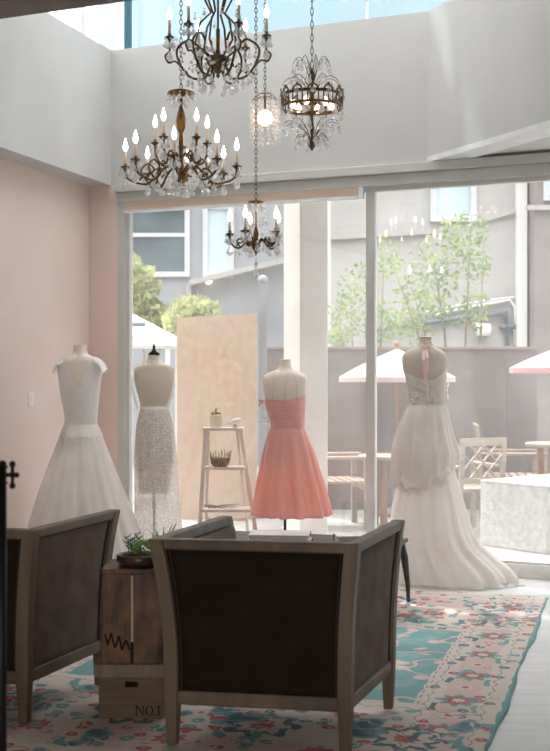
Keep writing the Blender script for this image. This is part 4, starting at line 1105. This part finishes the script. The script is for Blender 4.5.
for i, (z, cx, cy, rx, ry) in enumerate(dense):
    t = i / (len(dense) - 1); row = []
    spread = max(0, (t - 0.40) / 0.60) ** 1.6
    for k in range(n_):
        th = 2 * PI * k / n_
        f = foldD(th, t, z)
        ex = train(th) * spread
        back = 1 - 0.16 * max(0, math.sin(th)) * sstep(0.3, 1, t)
        x = cx + rx * f * math.cos(th) * (1 + 0.02 * ex); y = cy + ry * f * math.sin(th) * back
        row.append((x, y, max(z, 0.004) + 0.012 * ex * math.sin(23 * th + 8 * t)))
    rows.append(row)
# the puddled hem
last = rows[-1]
for (g, zz) in ((1.03, 0.022), (1.06, 0.016), (1.075, 0.004)):
    row = []
    for k, (x, y, z) in enumerate(last):
        th = 2 * PI * k / n_
        tr_ = train(th)
        kx = 1 + (g - 1) * (0.9 + 0.4 * tr_) * (1 + 0.4 * math.sin(17 * th)) * (0.35 if math.sin(th) > 0.2 else 1)
        row.append((x * kx, y * kx if math.sin(th) < 0.2 else y, zz + 0.006 * math.sin(19 * th) * (zz > 0.01)))
    rows.append(row)
mb = MB(); mb.quadgrid(rows, True); mb.build('underskirt', M_tulle, ge)
ov = sil(dD, xD, [(405, 408, 446, .8), (414, 403.5, 448.5, .9), (428, 398.5, 451.5, 1.0), (442, 395, 455, 1.04), (456, 393, 458, 1.06), (466, 392.5, 458, 1.05), (474, 393, 458, 1.04), (481, 394.5, 457.5, 1.02)], .9)
def foldO(th, t, z):
    k = min(1, 2.2 * t)
    ragged = 0.035 * math.sin(5 * th + 1) + 0.02 * math.sin(12 * th + 0.4)
    lift = 0.16 * max(0, math.cos(th + 0.15)) ** 1.5          # the drape is caught up higher on the right hip
    f = 1 + k * (0.055 * math.sin(12 * th + 0.4) + 0.042 * math.sin(19 * th + 2))
    return (f, (lift + ragged) * sstep(0.35, 1, t))
loft(ov, 160, 5, foldO).build('overskirt', M_tulle, ge)
# gathered flounce and appliqué flowers
rnd = random.Random(21); mb = MB()
def flower(mb, c, nrm, r):
    nrm = Vector(nrm).normalized(); a_ = nrm.orthogonal().normalized(); b_ = nrm.cross(a_)
    for k in range(5):
        q = 2 * PI * k / 5 + rnd.random()
        d1 = a_ * math.cos(q) + b_ * math.sin(q); d2 = a_ * math.cos(q + 0.6) + b_ * math.sin(q + 0.6); d0 = a_ * math.cos(q - 0.6) + b_ * math.sin(q - 0.6)
        v = [mb.bm.verts.new(Vector(c) + x) for x in (nrm * 0.001, d0 * r * 0.7 + nrm * r * 0.3, d1 * r + nrm * r * 0.55, d2 * r * 0.7 + nrm * r * 0.3)]
        mb.bm.faces.new(v)
for k in range(26):
    th = rnd.uniform(-2.7, -0.3); y = 399 + rnd.uniform(-5, 5)
    rx = 18.8 / F * dD; flower(mb, (0.012 + rx * 1.02 * math.cos(th), rx * 0.79 * math.sin(th), ZD(y)), (math.cos(th), math.sin(th), 0.1), rnd.uniform(0.010, 0.018))
for k in range(8):
    flower(mb, ((446.5 - CX) / F * dD - xD, rnd.uniform(-.05, 0.02), ZD(rnd.uniform(378, 398))), (1, -.4, 0), 0.018)
mb.build('lace_flowers', M_applique, ge, False)
mb = MB()
for k in range(44):
    th = lerp(-3.0, -0.1, (k + rnd.random()) / 60); y = 481 + rnd.uniform(-4, 5) + 6 * math.sin(2 * th)
    rx = 28.5 / F * dD; flower(mb, (0.010 + rx * math.cos(th), rx * 0.96 * math.sin(th), ZD(y)), (math.cos(th), math.sin(th), rnd.uniform(-.6, .3)), rnd.uniform(0.016, 0.034))
mb.build('gathered_flounce', M_tulle, ge, False)
rbn = thing('ribbon_necklace', 'beaded halter necklace tied with a pink ribbon bow at the nape', 'necklace', (xD, dD, ZD(349)))
q = rbn.location
x5 = (425.5 - CX) / F * dD - xD
mb = MB()
for (pts) in ([(422, 347), (421.5, 360), (424, 382)], [(424.5, 347), (425.5, 358), (425, 373)]):
    P = [((a_ - CX) / F * dD - xD, -0.060 - 0.055 * min(1, (b_ - 347) / 12), ZD(b_) - q.z) for a_, b_ in pts]
    rows = [[(x - 0.011, y - 0.004, z), (x + 0.011, y - 0.008, z)] for x, y, z in P]; mb.quadgrid(rows, False)
mb.build('ribbon_tail', M_ribbon, rbn, False, solid=0.001)
mb = MB()
for s_ in (-1, 1):
    mb.tube([(x5 - 0.01, -0.062, 0.012), (x5 - 0.01 + s_ * 0.02, -0.085, 0.03), (x5 - 0.01 + s_ * 0.032, -0.08, 0.012), (x5 - 0.01 + s_ * 0.018, -0.075, -0.004), (x5 - 0.01, -0.064, 0.010)], 0.005, 6)
mb.ball((x5 - 0.01, -0.072, 0.010), 0.009)
mb.build('bow', M_ribbon, rbn)
mb = MB()
for k in range(26):
    th = 2 * PI * k / 26
    mb.ball((x5 + 0.058 * math.cos(th), 0.056 * math.sin(th), 0.012 + 0.004 * math.cos(th)), 0.0055, 6)
mb.build('beads', M_seam, rbn)

# ------------------------------------------------------------------ white step ladder with its finds
dL = 8.95; xL = (226 - CX) / F * dL
ZL = lambda y: H - (y - CY) / F * dL
XL = lambda px: (px - CX) / F * dL - xL
ld = thing('step_ladder', 'narrow white step ladder used as a shelf, between the lace and coral dresses', 'ladder', (xL, dL, 0))
yfl = CY + F * H / dL
tilt = 0.10
for (ptop, pbot) in ((206, 198.5), (240.5, 262)):
    MB().bar((XL(ptop), 0, ZL(429)), (XL(pbot), -tilt - 0.08, 0), 0.03, 0.045, (0, 1, 0)).build('front_rail', M_paintwood, ld, False)
for (ptop, pbot) in ((208, 203), (237, 250)):
    MB().bar((XL(ptop), 0.06, ZL(432)), (XL(pbot), 0.34, 0), 0.022, 0.03, (0, 1, 0)).build('rear_rail', M_paintwood, ld, False)
steps = []
for (y, l_, r_, dep, nm) in ((427.5, 203, 243.5, 0.16, 'top_shelf'), (466, 204.5, 246, 0.17, 'shelf'), (507, 202.5, 251, 0.19, 'shelf')):
    yy = -0.02 - (1 - ZL(y) / ZL(427.5)) * 0.18
    MB().box(XL(l_), XL(r_), yy - 0.05, yy - 0.05 + dep, ZL(y) - 0.022, ZL(y)).build(nm, M_paintwood, ld, False, bev=0.003)
    steps.append((yy + 0.02, ZL(y)))
MB().bar((XL(205), 0.27, 0.35), (XL(247), 0.27, 0.35), 0.02, 0.03).build('rear_brace', M_paintwood, ld, False)
def on_ladder(px, k): return (xL + XL(px), dL + steps[k][0], steps[k][1])
jr = thing('glass_jar', 'lidded glass jar on the left of the ladder top', 'jar', on_ladder(216, 0))
MB().lathe([(0.038, 0), (0.045, 0.01), (0.045, 0.085), (0.036, 0.105)], (0, 0, 0), 20, True).build('body', M_jar, jr)
MB().lathe([(0.040, 0.105), (0.040, 0.115), (0.015, 0.122), (0.006, 0.126), (0.010, 0.140), (0.003, 0.152), (0.0004, 0.165)], (0, 0, 0), 16).build('lid', M_wicker, jr)
br = thing('bird_figurine', 'small white bird figurine on the right of the ladder top', 'figurine', on_ladder(235, 0))
mb = MB(); mb.tube([(-0.070, 0, 0.026), (-0.045, 0, 0.036), (-0.015, 0, 0.045), (0.012, 0, 0.050), (0.030, 0, 0.060), (0.040, 0, 0.060), (0.052, 0, 0.056)], [0.006, 0.010, 0.021, 0.022, 0.015, 0.013, 0.002], 10); mb.build('body', M_mug, br)
mb = MB(); mb.lathe([(0.022, 0), (0.022, 0.004), (0.006, 0.008), (0.005, 0.028)], (0.002, 0, 0), 12); mb.build('stem', M_wicker, br)
bs = thing('twig_basket', 'crown shaped twig basket on the ladder middle shelf', 'basket', on_ladder(220.5, 1))
MB().lathe([(0.055, 0), (0.068, 0.02), (0.074, 0.06), (0.068, 0.06), (0.060, 0.015), (0.0, 0.012)], (0, 0, 0), 24, False).build('bowl', M_wicker, bs)
mb = MB(); rnd = random.Random(5)
for k in range(22):
    a_ = 2 * PI * k / 22; r2 = 0.074; h_ = 0.10 + 0.035 * rnd.random()
    mb.tube([(0.066 * math.cos(a_), 0.066 * math.sin(a_), 0.02), (r2 * math.cos(a_), r2 * math.sin(a_), 0.06), ((0.08 + .012 * rnd.random()) * math.cos(a_ + .1), 0.084 * math.sin(a_ + .1), h_)], [0.005, 0.005, 0.002], 5)
mb.build('twigs', M_wicker, bs)
tw_ = thing('dried_twigs', 'bare dried twigs lying on the lowest visible ladder shelf', 'twigs', on_ladder(222, 2))
mb = MB()
for (x0_, z0_, x1__, z1_) in ((-0.16, 0.03, 0.02, 0.006), (-0.10, 0.006, 0.14, 0.035), (-0.02, 0.005, 0.12, 0.010), (-0.15, 0.012, -0.03, 0.005)):
    mb.tube([(x0_, 0, z0_), ((x0_ + x1__) / 2, 0.02, (z0_ + z1_) / 2 + 0.003), (x1__, -0.01, z1_)], [0.003, 0.005, 0.003], 6)
mb.build('branches', M_twig, tw_)

# ------------------------------------------------------------------ light switch on the blush wall
t_ = 0.972
p = L(t_)
sw = thing('light_switch', 'white light switch plate on the blush left wall', 'switch', (p.x, p.y, 1.316), math.atan2(A.y, A.x))
MB().box(-0.038, 0.038, -0.006, 0.001, -0.058, 0.058).build('plate', M_plate, sw, False, bev=0.002)
MB().box(-0.014, 0.014, -0.010, -0.006, -0.03, 0.03).build('rocker', M_plate, sw, False, bev=0.002)

# ------------------------------------------------------------------ iron stand in the left foreground
dI = 3.2
pI = xz(1.0, 475, dI)
ir = thing('iron_stand', 'black iron stand with a knobbed cross at the left edge', 'stand', (pI[0], dI, 0.0))
MB().tube([(0, 0, 0.012), (0, 0, pI[2] + 0.03)], 0.0155, 10).build('post', M_iron, ir)
MB().lathe([(0.11, 0), (0.11, 0.010), (0.03, 0.02), (0.016, 0.05)], (0, 0, 0), 20).build('foot', M_iron, ir)
mb = MB(); z_ = pI[2]; xk = (12.5 - 1.0) / F * dI
mb.tube([(0, 0, z_), (xk + 0.008, 0, z_)], 0.006, 8); mb.ball((xk + 0.012, 0, z_), 0.008); 
mb.tube([(xk, 0, z_ - 0.026), (xk, 0, z_ + 0.026)], 0.005, 8); mb.ball((xk, 0, z_ + 0.03), 0.0095); mb.ball((xk, 0, z_ - 0.03), 0.0095); mb.ball((xk, 0, z_), 0.010)
for s_ in (-1, 1): mb.ball((0.004, 0, z_ + s_ * 0.03), 0.012); mb.tube([(0, 0, z_ + s_ * 0.022), (0.02, 0, z_ + s_ * 0.022)], 0.003, 6)
mb.build('cross_knob', M_iron, ir)

# ------------------------------------------------------------------ chandeliers
def master(mb, name, m, smooth=True):
    o = mb.build(name, m, None, smooth); COL.objects.unlink(o); return o
def drop_mesh(ln, r):
    mb = MB(); z = 0.0
    mb.lathe([(0.0004, 0), (r * 0.5, -r * .5), (r * 0.5, -r * .8), (0.0004, -r * 1.3)], (0, 0, 0), 6, False)
    z = -r * 1.3
    mb.lathe([(0.0004, z), (r * .35, z - ln * .15), (r, z - ln * .62), (r * .75, z - ln * .85), (0.0004, z - ln)], (0, 0, 0), 6, False)
    return mb
DROP = master(drop_mesh(0.034, 0.012), 'crystal_drop', M_crystal, False)
BIG = master(drop_mesh(0.05, 0.018), 'crystal_drop', M_crystal, False)
mb = MB(); mb.lathe([(0.0004, .011), (.008, .006), (.011, 0), (.008, -.006), (.0004, -.011)], (0, 0, 0), 7, False)
BEAD = master(mb, 'crystal_bead', M_crystal, False)
CH_G = 'chandeliers over the seating'
def chain(root, z0, z1, m, px=0.0, link=0.030):
    mb = MB(); k = 0; z = z0
    while z < z1:
        ring = []
        for q in range(11):
            a_ = 2 * PI * q / 10; u_, v_ = 0.008 * math.cos(a_), link * 0.62 * math.sin(a_)
            ring.append((u_, 0, z + link / 2 + v_) if k % 2 == 0 else (0, u_, z + link / 2 + v_))
        mb.tube(ring, 0.0024, 4, False); z += link * 0.92; k += 1
    mb.lathe([(0.05, z1 - 0.03), (0.06, z1)], (0, 0, 0), 16)
    mb.build('chain', m, root)
def arm_set(root, n, r, zh, zc, phase, m, style='s', cand=0.075, bulb=1.0, drops=3, cupr=0.024, bulbm=None, hr=0.03, skip=()):
    """n identical arms: each arm carries a cup, a candle, a bulb and crystal drops"""
    mb = MB(); sag = min(zh, zc) - 0.25 * r
    if style == 's':
        pts = [(hr, 0, zh), (hr + 0.10 * r, 0, zh + 0.10 * r), (0.38 * r, 0, zh + 0.02 * r), (0.58 * r, 0, sag + 0.05 * r), (0.80 * r, 0, sag + 0.06 * r), (0.97 * r, 0, lerp(sag, zc, .45)), (r, 0, zc - 0.014)]
        sp = [(0.58 * r, 0, sag + 0.05 * r), (0.72 * r, 0, sag + 0.26 * r), (0.60 * r, 0, sag + 0.40 * r), (0.48 * r, 0, sag + 0.30 * r), (0.56 * r, 0, sag + 0.22 * r)]
    else:      # big open loops
        pts = [(hr, 0, zh), (0.28 * r, 0, zh - 0.22 * r), (0.58 * r, 0, zh - 0.18 * r), (0.80 * r, 0, zh + 0.12 * r), (0.84 * r, 0, zh + 0.40 * r), (0.60 * r, 0, zh + 0.58 * r), (0.44 * r, 0, zh + 0.46 * r)]
        sp = [(0.72 * r, 0, zh - 0.02 * r), (0.88 * r, 0, zh + 0.14 * r), (1.02 * r, 0, zh + 0.12 * r), (1.09 * r, 0, zh + 0.26 * r), (1.0 * r, 0, zh + 0.36 * r), (r, 0, zc - 0.014)]
    def sm(P, k=5):
        P = [Vector(p) for p in P]; o = []
        for i in range(len(P) - 1):
            p0, p1, p2, p3 = P[max(i - 1, 0)], P[i], P[i + 1], P[min(i + 2, len(P) - 1)]
            for s in range(k):
                t = s / k; o.append(0.5 * ((2 * p1) + (p2 - p0) * t + (2 * p0 - 5 * p1 + 4 * p2 - p3) * t * t + (3 * p1 - p0 - 3 * p2 + p3) * t ** 3))
        o.append(P[-1]); return o
    mb.tube(sm(pts), 0.0072, 6); mb.tube(sm(sp), 0.0058, 6)
    # leaf curls on the arm
    for (x_, z_, s_) in ((0.35 * r, zh, 1), (0.75 * r, sag + 0.1 * r, -1)):
        mb.tube([(x_, 0, z_), (x_ + 0.02 * s_, 0.006, z_ + 0.022), (x_ + 0.04 * s_, 0.0, z_ + 0.018)], [0.005, 0.007, 0.001], 5)
    mb.lathe([(0.006, -0.02), (0.010, -0.012), (cupr, 0.0), (cupr * 1.05, 0.004), (0.012, 0.006), (0.010, 0.022)], (r, 0, zc), 12, True, 0.06, 6)
    AM = master(mb, 'arm', m)
    c = MB(); c.tube([(r, 0, zc + 0.012), (r, 0, zc + 0.012 + cand)], 0.0082, 8); CM = master(c, 'candle', M_candle)
    b = MB(); z0 = zc + 0.012 + cand
    b.lathe([(0.008, 0), (0.0135 * bulb, 0.016), (0.015 * bulb, 0.026), (0.011 * bulb, 0.046), (0.005, 0.066), (0.001, 0.078)], (r, 0, z0), 10)
    BM_ = master(b, 'bulb', bulbm or M_bulb)
    for k in range(n):
        an = phase + 2 * PI * k / n
        if k in skip: continue
        a_ = share(AM, root, (0, 0, 0), (0, 0, an))
        share(CM, a_); share(BM_, a_)
        for q in range(drops):
            f = 2 * PI * q / drops + 0.5
            share(DROP, a_, (r + cupr * .95 * math.cos(f), cupr * .95 * math.sin(f), zc - 0.001), (0, 0, f), 1.25)
        if drops: share(BIG, a_, (r, 0, zc - 0.045), (0, 0, .3), 1.25)
        if drops > 2: share(DROP, a_, (0.62 * r, 0, sag + 0.03 * r), (0, 0, .3))
def ring_drops(root, n, r, z, src, ph=0.0, sc_=1.0):
    for k in range(n):
        an = ph + 2 * PI * k / n
        share(src, root, (r * math.cos(an), r * math.sin(an), z), (0, 0, an), sc_)
def swag(root, n, r0, z0, r1, z1, cnt, sag, ph=0.0):
    for k in range(n):
        an = ph + 2 * PI * k / n
        for q in range(cnt):
            t = q / (cnt - 1); r_ = lerp(r0, r1, t); z = lerp(z0, z1, t) - sag * math.sin(PI * t)
            share(BEAD, root, (r_ * math.cos(an), r_ * math.sin(an), z), (0, 0, an))

# 1: top chandelier, cut by the upper edge
d1_ = 6.5; x_ = (218 - CX) / F * d1_; z_ = lambda y: H + (CY - y) / F * d1_
c1 = thing('chandelier', 'dark bronze chandelier with open scroll loops, cut by the top edge', 'chandelier', (x_, d1_, z_(66)), 0.2, CH_G)
MB().lathe([(0.002, -0.07), (0.012, -0.055), (0.006, -0.045), (0.03, -0.03), (0.062, 0.01), (0.066, 0.045), (0.05, 0.055), (0.018, 0.06), (0.010, 0.10), (0.012, 0.2), (0.006, 0.22), (0.006, 0.62)], (0, 0, 0), 20, True, 0.05, 10).build('body', M_bronze, c1)
arm_set(c1, 6, 0.275, -0.01, 0.165, -0.25, M_bronze, 'loop', 0.09, 1.0, 4, 0.026, hr=0.05)
mb = MB()
for k in range(6):
    an = 2 * PI * k / 6; P = []
    for (r_, zz) in ((0.05, 0.05), (0.13, 0.12), (0.10, 0.24), (0.04, 0.30), (0.09, 0.40), (0.13, 0.46), (0.10, 0.50)): P.append((r_ * math.cos(an), r_ * math.sin(an), zz))
    mb.tube(P, 0.0065, 6)
mb.build('scroll_cage', M_bronze, c1)
ring_drops(c1, 12, 0.15, -0.075, DROP, 0.1); ring_drops(c1, 8, 0.09, -0.085, BIG, 0.3); ring_drops(c1, 14, 0.20, -0.03, DROP, 0.2); ring_drops(c1, 6, 0.10, 0.12, BIG); ring_drops(c1, 8, 0.13, 0.30, DROP)
swag(c1, 8, 0.08, 0.0, 0.26, 0.11, 5, 0.06, 0.35)
chain(c1, 0.62, ROOF - c1.location.z, M_chain)

# 2: large two tier brass chandelier
d2_ = 6.9; x_ = (181 - CX) / F * d2_; z2_ = lambda y: H + (CY - y) / F * d2_
c2 = thing('chandelier', 'largest brass chandelier, two tiers of lit candle bulbs, at left', 'chandelier', (x_, d2_, z2_(176)), 0.0, CH_G)
zz = lambda y: z2_(y) - z2_(176)
MB().lathe([(0.002, zz(194)), (0.010, zz(191)), (0.006, zz(188)), (0.028, zz(182)), (0.036, zz(176)), (0.020, zz(168)), (0.012, zz(160)), (0.014, zz(140)), (0.010, zz(134)), (0.026, zz(128)), (0.030, zz(120)), (0.020, zz(112)), (0.009, zz(107)), (0.012, zz(100)), (0.008, zz(97)), (0.03, zz(96)), (0.082, zz(93.5)), (0.078, zz(92)), (0.02, zz(91.5)), (0.006, zz(89))], (0, 0, 0), 22, True).build('body', M_brass, c2)
arm_set(c2, 8, 0.335, zz(172), zz(167), -0.035, M_brass, 's', 0.085, 1.0, 4, 0.030)
arm_set(c2, 5, 0.165, zz(157), zz(142), -0.9, M_brass, 's', 0.085, 1.0, 3, 0.028)
ring_drops(c2, 12, 0.078, zz(93), DROP, 0.0, 1.1); ring_drops(c2, 7, 0.05, zz(96), BIG)
ring_drops(c2, 10, 0.055, zz(183), BIG, 0.2); ring_drops(c2, 12, 0.15, zz(184), DROP, 0.1); ring_drops(c2, 8, 0.20, zz(180), BIG, 0.7)
swag(c2, 8, 0.06, zz(165), 0.30, zz(170), 5, 0.07, 0.7)
chain(c2, zz(89), ROOF - c2.location.z, M_chain)

# 3: small five arm chandelier low in the middle
d3_ = 7.2; x_ = (256 - CX) / F * d3_; z3_ = lambda y: H + (CY - y) / F * d3_
c3 = thing('chandelier', 'smallest candle chandelier with five arms, hanging lowest', 'chandelier', (x_, d3_, z3_(240)), 0.0, CH_G)
zz = lambda y: z3_(y) - z3_(240)
MB().lathe([(0.002, zz(256)), (0.006, zz(254)), (0.018, zz(250)), (0.030, zz(246)), (0.026, zz(243)), (0.012, zz(238)), (0.018, zz(234)), (0.012, zz(230)), (0.005, zz(227)), (0.005, zz(212)), (0.010, zz(207)), (0.006, zz(204)), (0.05, zz(202.5)), (0.05, zz(201.5)), (0.008, zz(201)), (0.005, zz(198))], (0, 0, 0), 18).build('body', M_brass, c3)
arm_set(c3, 5, 0.165, zz(242), zz(234), 3.07, M_bronze, 's', 0.07, 1.05, 4, 0.026)
ring_drops(c3, 8, 0.047, zz(203), DROP, 0, 1.2); ring_drops(c3, 6, 0.06, zz(214), BIG, .2); ring_drops(c3, 7, 0.055, zz(241), BIG, .4)
share(BIG, c3, (0, 0, zz(257)), (0, 0, 0), 0.8); share(BIG, c3, (0, 0, zz(265)), (0, 0, 0), 1.1)
swag(c3, 5, 0.03, zz(226), 0.155, zz(234), 4, 0.05, 0.35)
chain(c3, zz(198), ROOF - c3.location.z, M_bronze)

# 4: crown basket chandelier
d4_ = 6.7; x_ = (312 - CX) / F * d4_; z4_ = lambda y: H + (CY - y) / F * d4_
c4 = thing('chandelier', 'crown shaped basket chandelier with a dark jewelled band, at right', 'chandelier', (x_, d4_, z4_(100)), 0.0, CH_G)
zz = lambda y: z4_(y) - z4_(100)
MB().lathe([(0.002, zz(151)), (0.008, zz(149)), (0.016, zz(145)), (0.008, zz(140)), (0.012, zz(128)), (0.008, zz(120)), (0.010, zz(100)), (0.014, zz(92)), (0.008, zz(88)), (0.010, zz(78)), (0.024, zz(76)), (0.012, zz(72)), (0.006, zz(68))], (0, 0, 0), 16).build('body', M_bronze, c4)
mb = MB(); Rb = 0.178
for y_, r_ in ((96.5, 0.010), (107.5, 0.008)):
    mb.tube([(Rb * math.cos(2 * PI * k / 48), Rb * math.sin(2 * PI * k / 48), zz(y_)) for k in range(49)], r_, 6, False)
for k in range(36):
    an = 2 * PI * k / 36; mb.tube([(Rb * math.cos(an), Rb * math.sin(an), zz(108)), (Rb * math.cos(an), Rb * math.sin(an), zz(96.5))], 0.004, 4)
for k in range(12):
    an = 2 * PI * k / 12; cx0, cy0 = Rb * math.cos(an), Rb * math.sin(an); tx, ty = -math.sin(an), math.cos(an)
    mb.tube([(cx0 + tx * 0.030 * math.cos(q), cy0 + ty * 0.030 * math.cos(q), zz(96) + 0.030 * math.sin(q)) for q in [PI * j / 6 for j in range(7)]], 0.006, 5)
    mb.ball((cx0, cy0, zz(96) + 0.036), 0.009, 6)
    mb.tube([(cx0, cy0, zz(107)), (cx0 * 1.0, cy0 * 1.0, zz(110) - 0.01)], [0.008, 0.001], 5)
mb.build('crown_band', M_bronze, c4)
gm = MB(); gm.lathe([(0.0004, -.005), (.017, -0.002), (.013, .004), (.0004, .006)], (0, 0, 0), 10, False); GEM = master(gm, 'jewel', M_crystal, False)
for k in range(12):
    an = 2 * PI * k / 12; share(GEM, c4, ((Rb + .008) * math.cos(an), (Rb + .008) * math.sin(an), zz(97.5)), (0, PI / 2, an), 1.0)
for k in range(12):
    an = 2 * PI * (k + .5) / 12; share(BIG, c4, ((Rb + .004) * math.cos(an), (Rb + .004) * math.sin(an), zz(107)), (0, 0, an))
for (n__, r_a, y_a, r_b, y_b, r_c, y_c) in ((8, 0.012, 82, 0.085, 52, 0.115, 66), (10, 0.012, 94, 0.10, 76, 0.168, 84), (10, 0.012, 140, 0.07, 122, 0.165, 124), (8, 0.014, 148, 0.05, 134, 0.10, 140)):
    mb = MB()
    for k in range(n__):
        an = 2 * PI * (k + 0.3) / n__
        mb.tube([(lerp(r_a, r_c, t) * math.cos(an), lerp(r_a, r_c, t) * math.sin(an), (1 - t) ** 2 * zz(y_a) + 2 * t * (1 - t) * zz(y_b - 8) + t * t * zz(y_c)) for t in [j / 8 for j in range(9)]], 0.0022, 5)
        for t in (0.5, 0.75, 1.0):
            share(DROP, c4, (lerp(r_a, r_c, t) * math.cos(an), lerp(r_a, r_c, t) * math.sin(an), (1 - t) ** 2 * zz(y_a) + 2 * t * (1 - t) * zz(y_b - 8) + t * t * zz(y_c) - .004), (0, 0, an), 1.05)
    mb.build('spray', M_bronze, c4)
for k in range(6):
    an = 2 * PI * k / 6 + 0.2; b = MB(); px_, py_ = 0.115 * math.cos(an), 0.115 * math.sin(an)
    b.tube([(0.01 * math.cos(an), 0.01 * math.sin(an), zz(112)), (px_, py_, zz(111)), (px_, py_, zz(109))], 0.005, 5); s = b.build('socket', M_brass, c4)
    b = MB(); b.lathe([(0.008, 0), (0.017, .014), (0.018, .026), (0.010, .045), (0.001, .056)], (px_, py_, zz(109)), 10); b.build('bulb', M_bulbw, s)
chain(c4, zz(68), ROOF - c4.location.z, M_chain, link=0.042)

# 5: small beaded pendant further back
d5_ = 7.9; x_ = (265 - CX) / F * d5_; z5_ = lambda y: H + (CY - y) / F * d5_
c5 = thing('beaded_pendant', 'small cylindrical crystal bead pendant glowing behind the other chandeliers', 'chandelier', (x_, d5_, z5_(118)), 0.0, CH_G)
zz = lambda y: z5_(y) - z5_(118)
mb = MB()
for (r_, y) in ((0.05, 95), (0.092, 101)):
    mb.tube([(r_ * math.cos(2 * PI * k / 24), r_ * math.sin(2 * PI * k / 24), zz(y)) for k in range(25)], 0.004, 5, False)
for k in range(4):
    an = PI / 2 * k; mb.tube([(0, 0, zz(90)), (0.05 * math.cos(an), 0.05 * math.sin(an), zz(95)), (0.092 * math.cos(an), 0.092 * math.sin(an), zz(101))], 0.003, 5)
mb.tube([(0, 0, zz(88)), (0, 0, zz(112))], 0.008, 6)
mb.build('frame', M_bronze, c5)
mb = MB(); mb.ball((0, 0, zz(118)), 0.055, 14); mb.build('bulb', M_bulbw, c5)
for k in range(14):
    an = 2 * PI * k / 14
    s = MB()
    for q in range(9):
        z0 = zz(102) - q * 0.034; a_ = 0.0145
        s.lathe([(0.0004, z0 + a_), (a_ * .8, z0 + a_ * .5), (a_, z0), (a_ * .8, z0 - a_ * .5), (0.0004, z0 - a_)], (0.092 * math.cos(an), 0.092 * math.sin(an), 0), 6, False)
    s.build('bead_strand', M_crystal, c5, False)
for k in range(10):
    an = 2 * PI * k / 10; share(BEAD, c5, (0.05 * math.cos(an), 0.05 * math.sin(an), zz(93))); share(DROP, c5, (0.06 * math.cos(an), 0.06 * math.sin(an), zz(97)))
chain(c5, zz(88), ROOF - c5.location.z, M_chain)
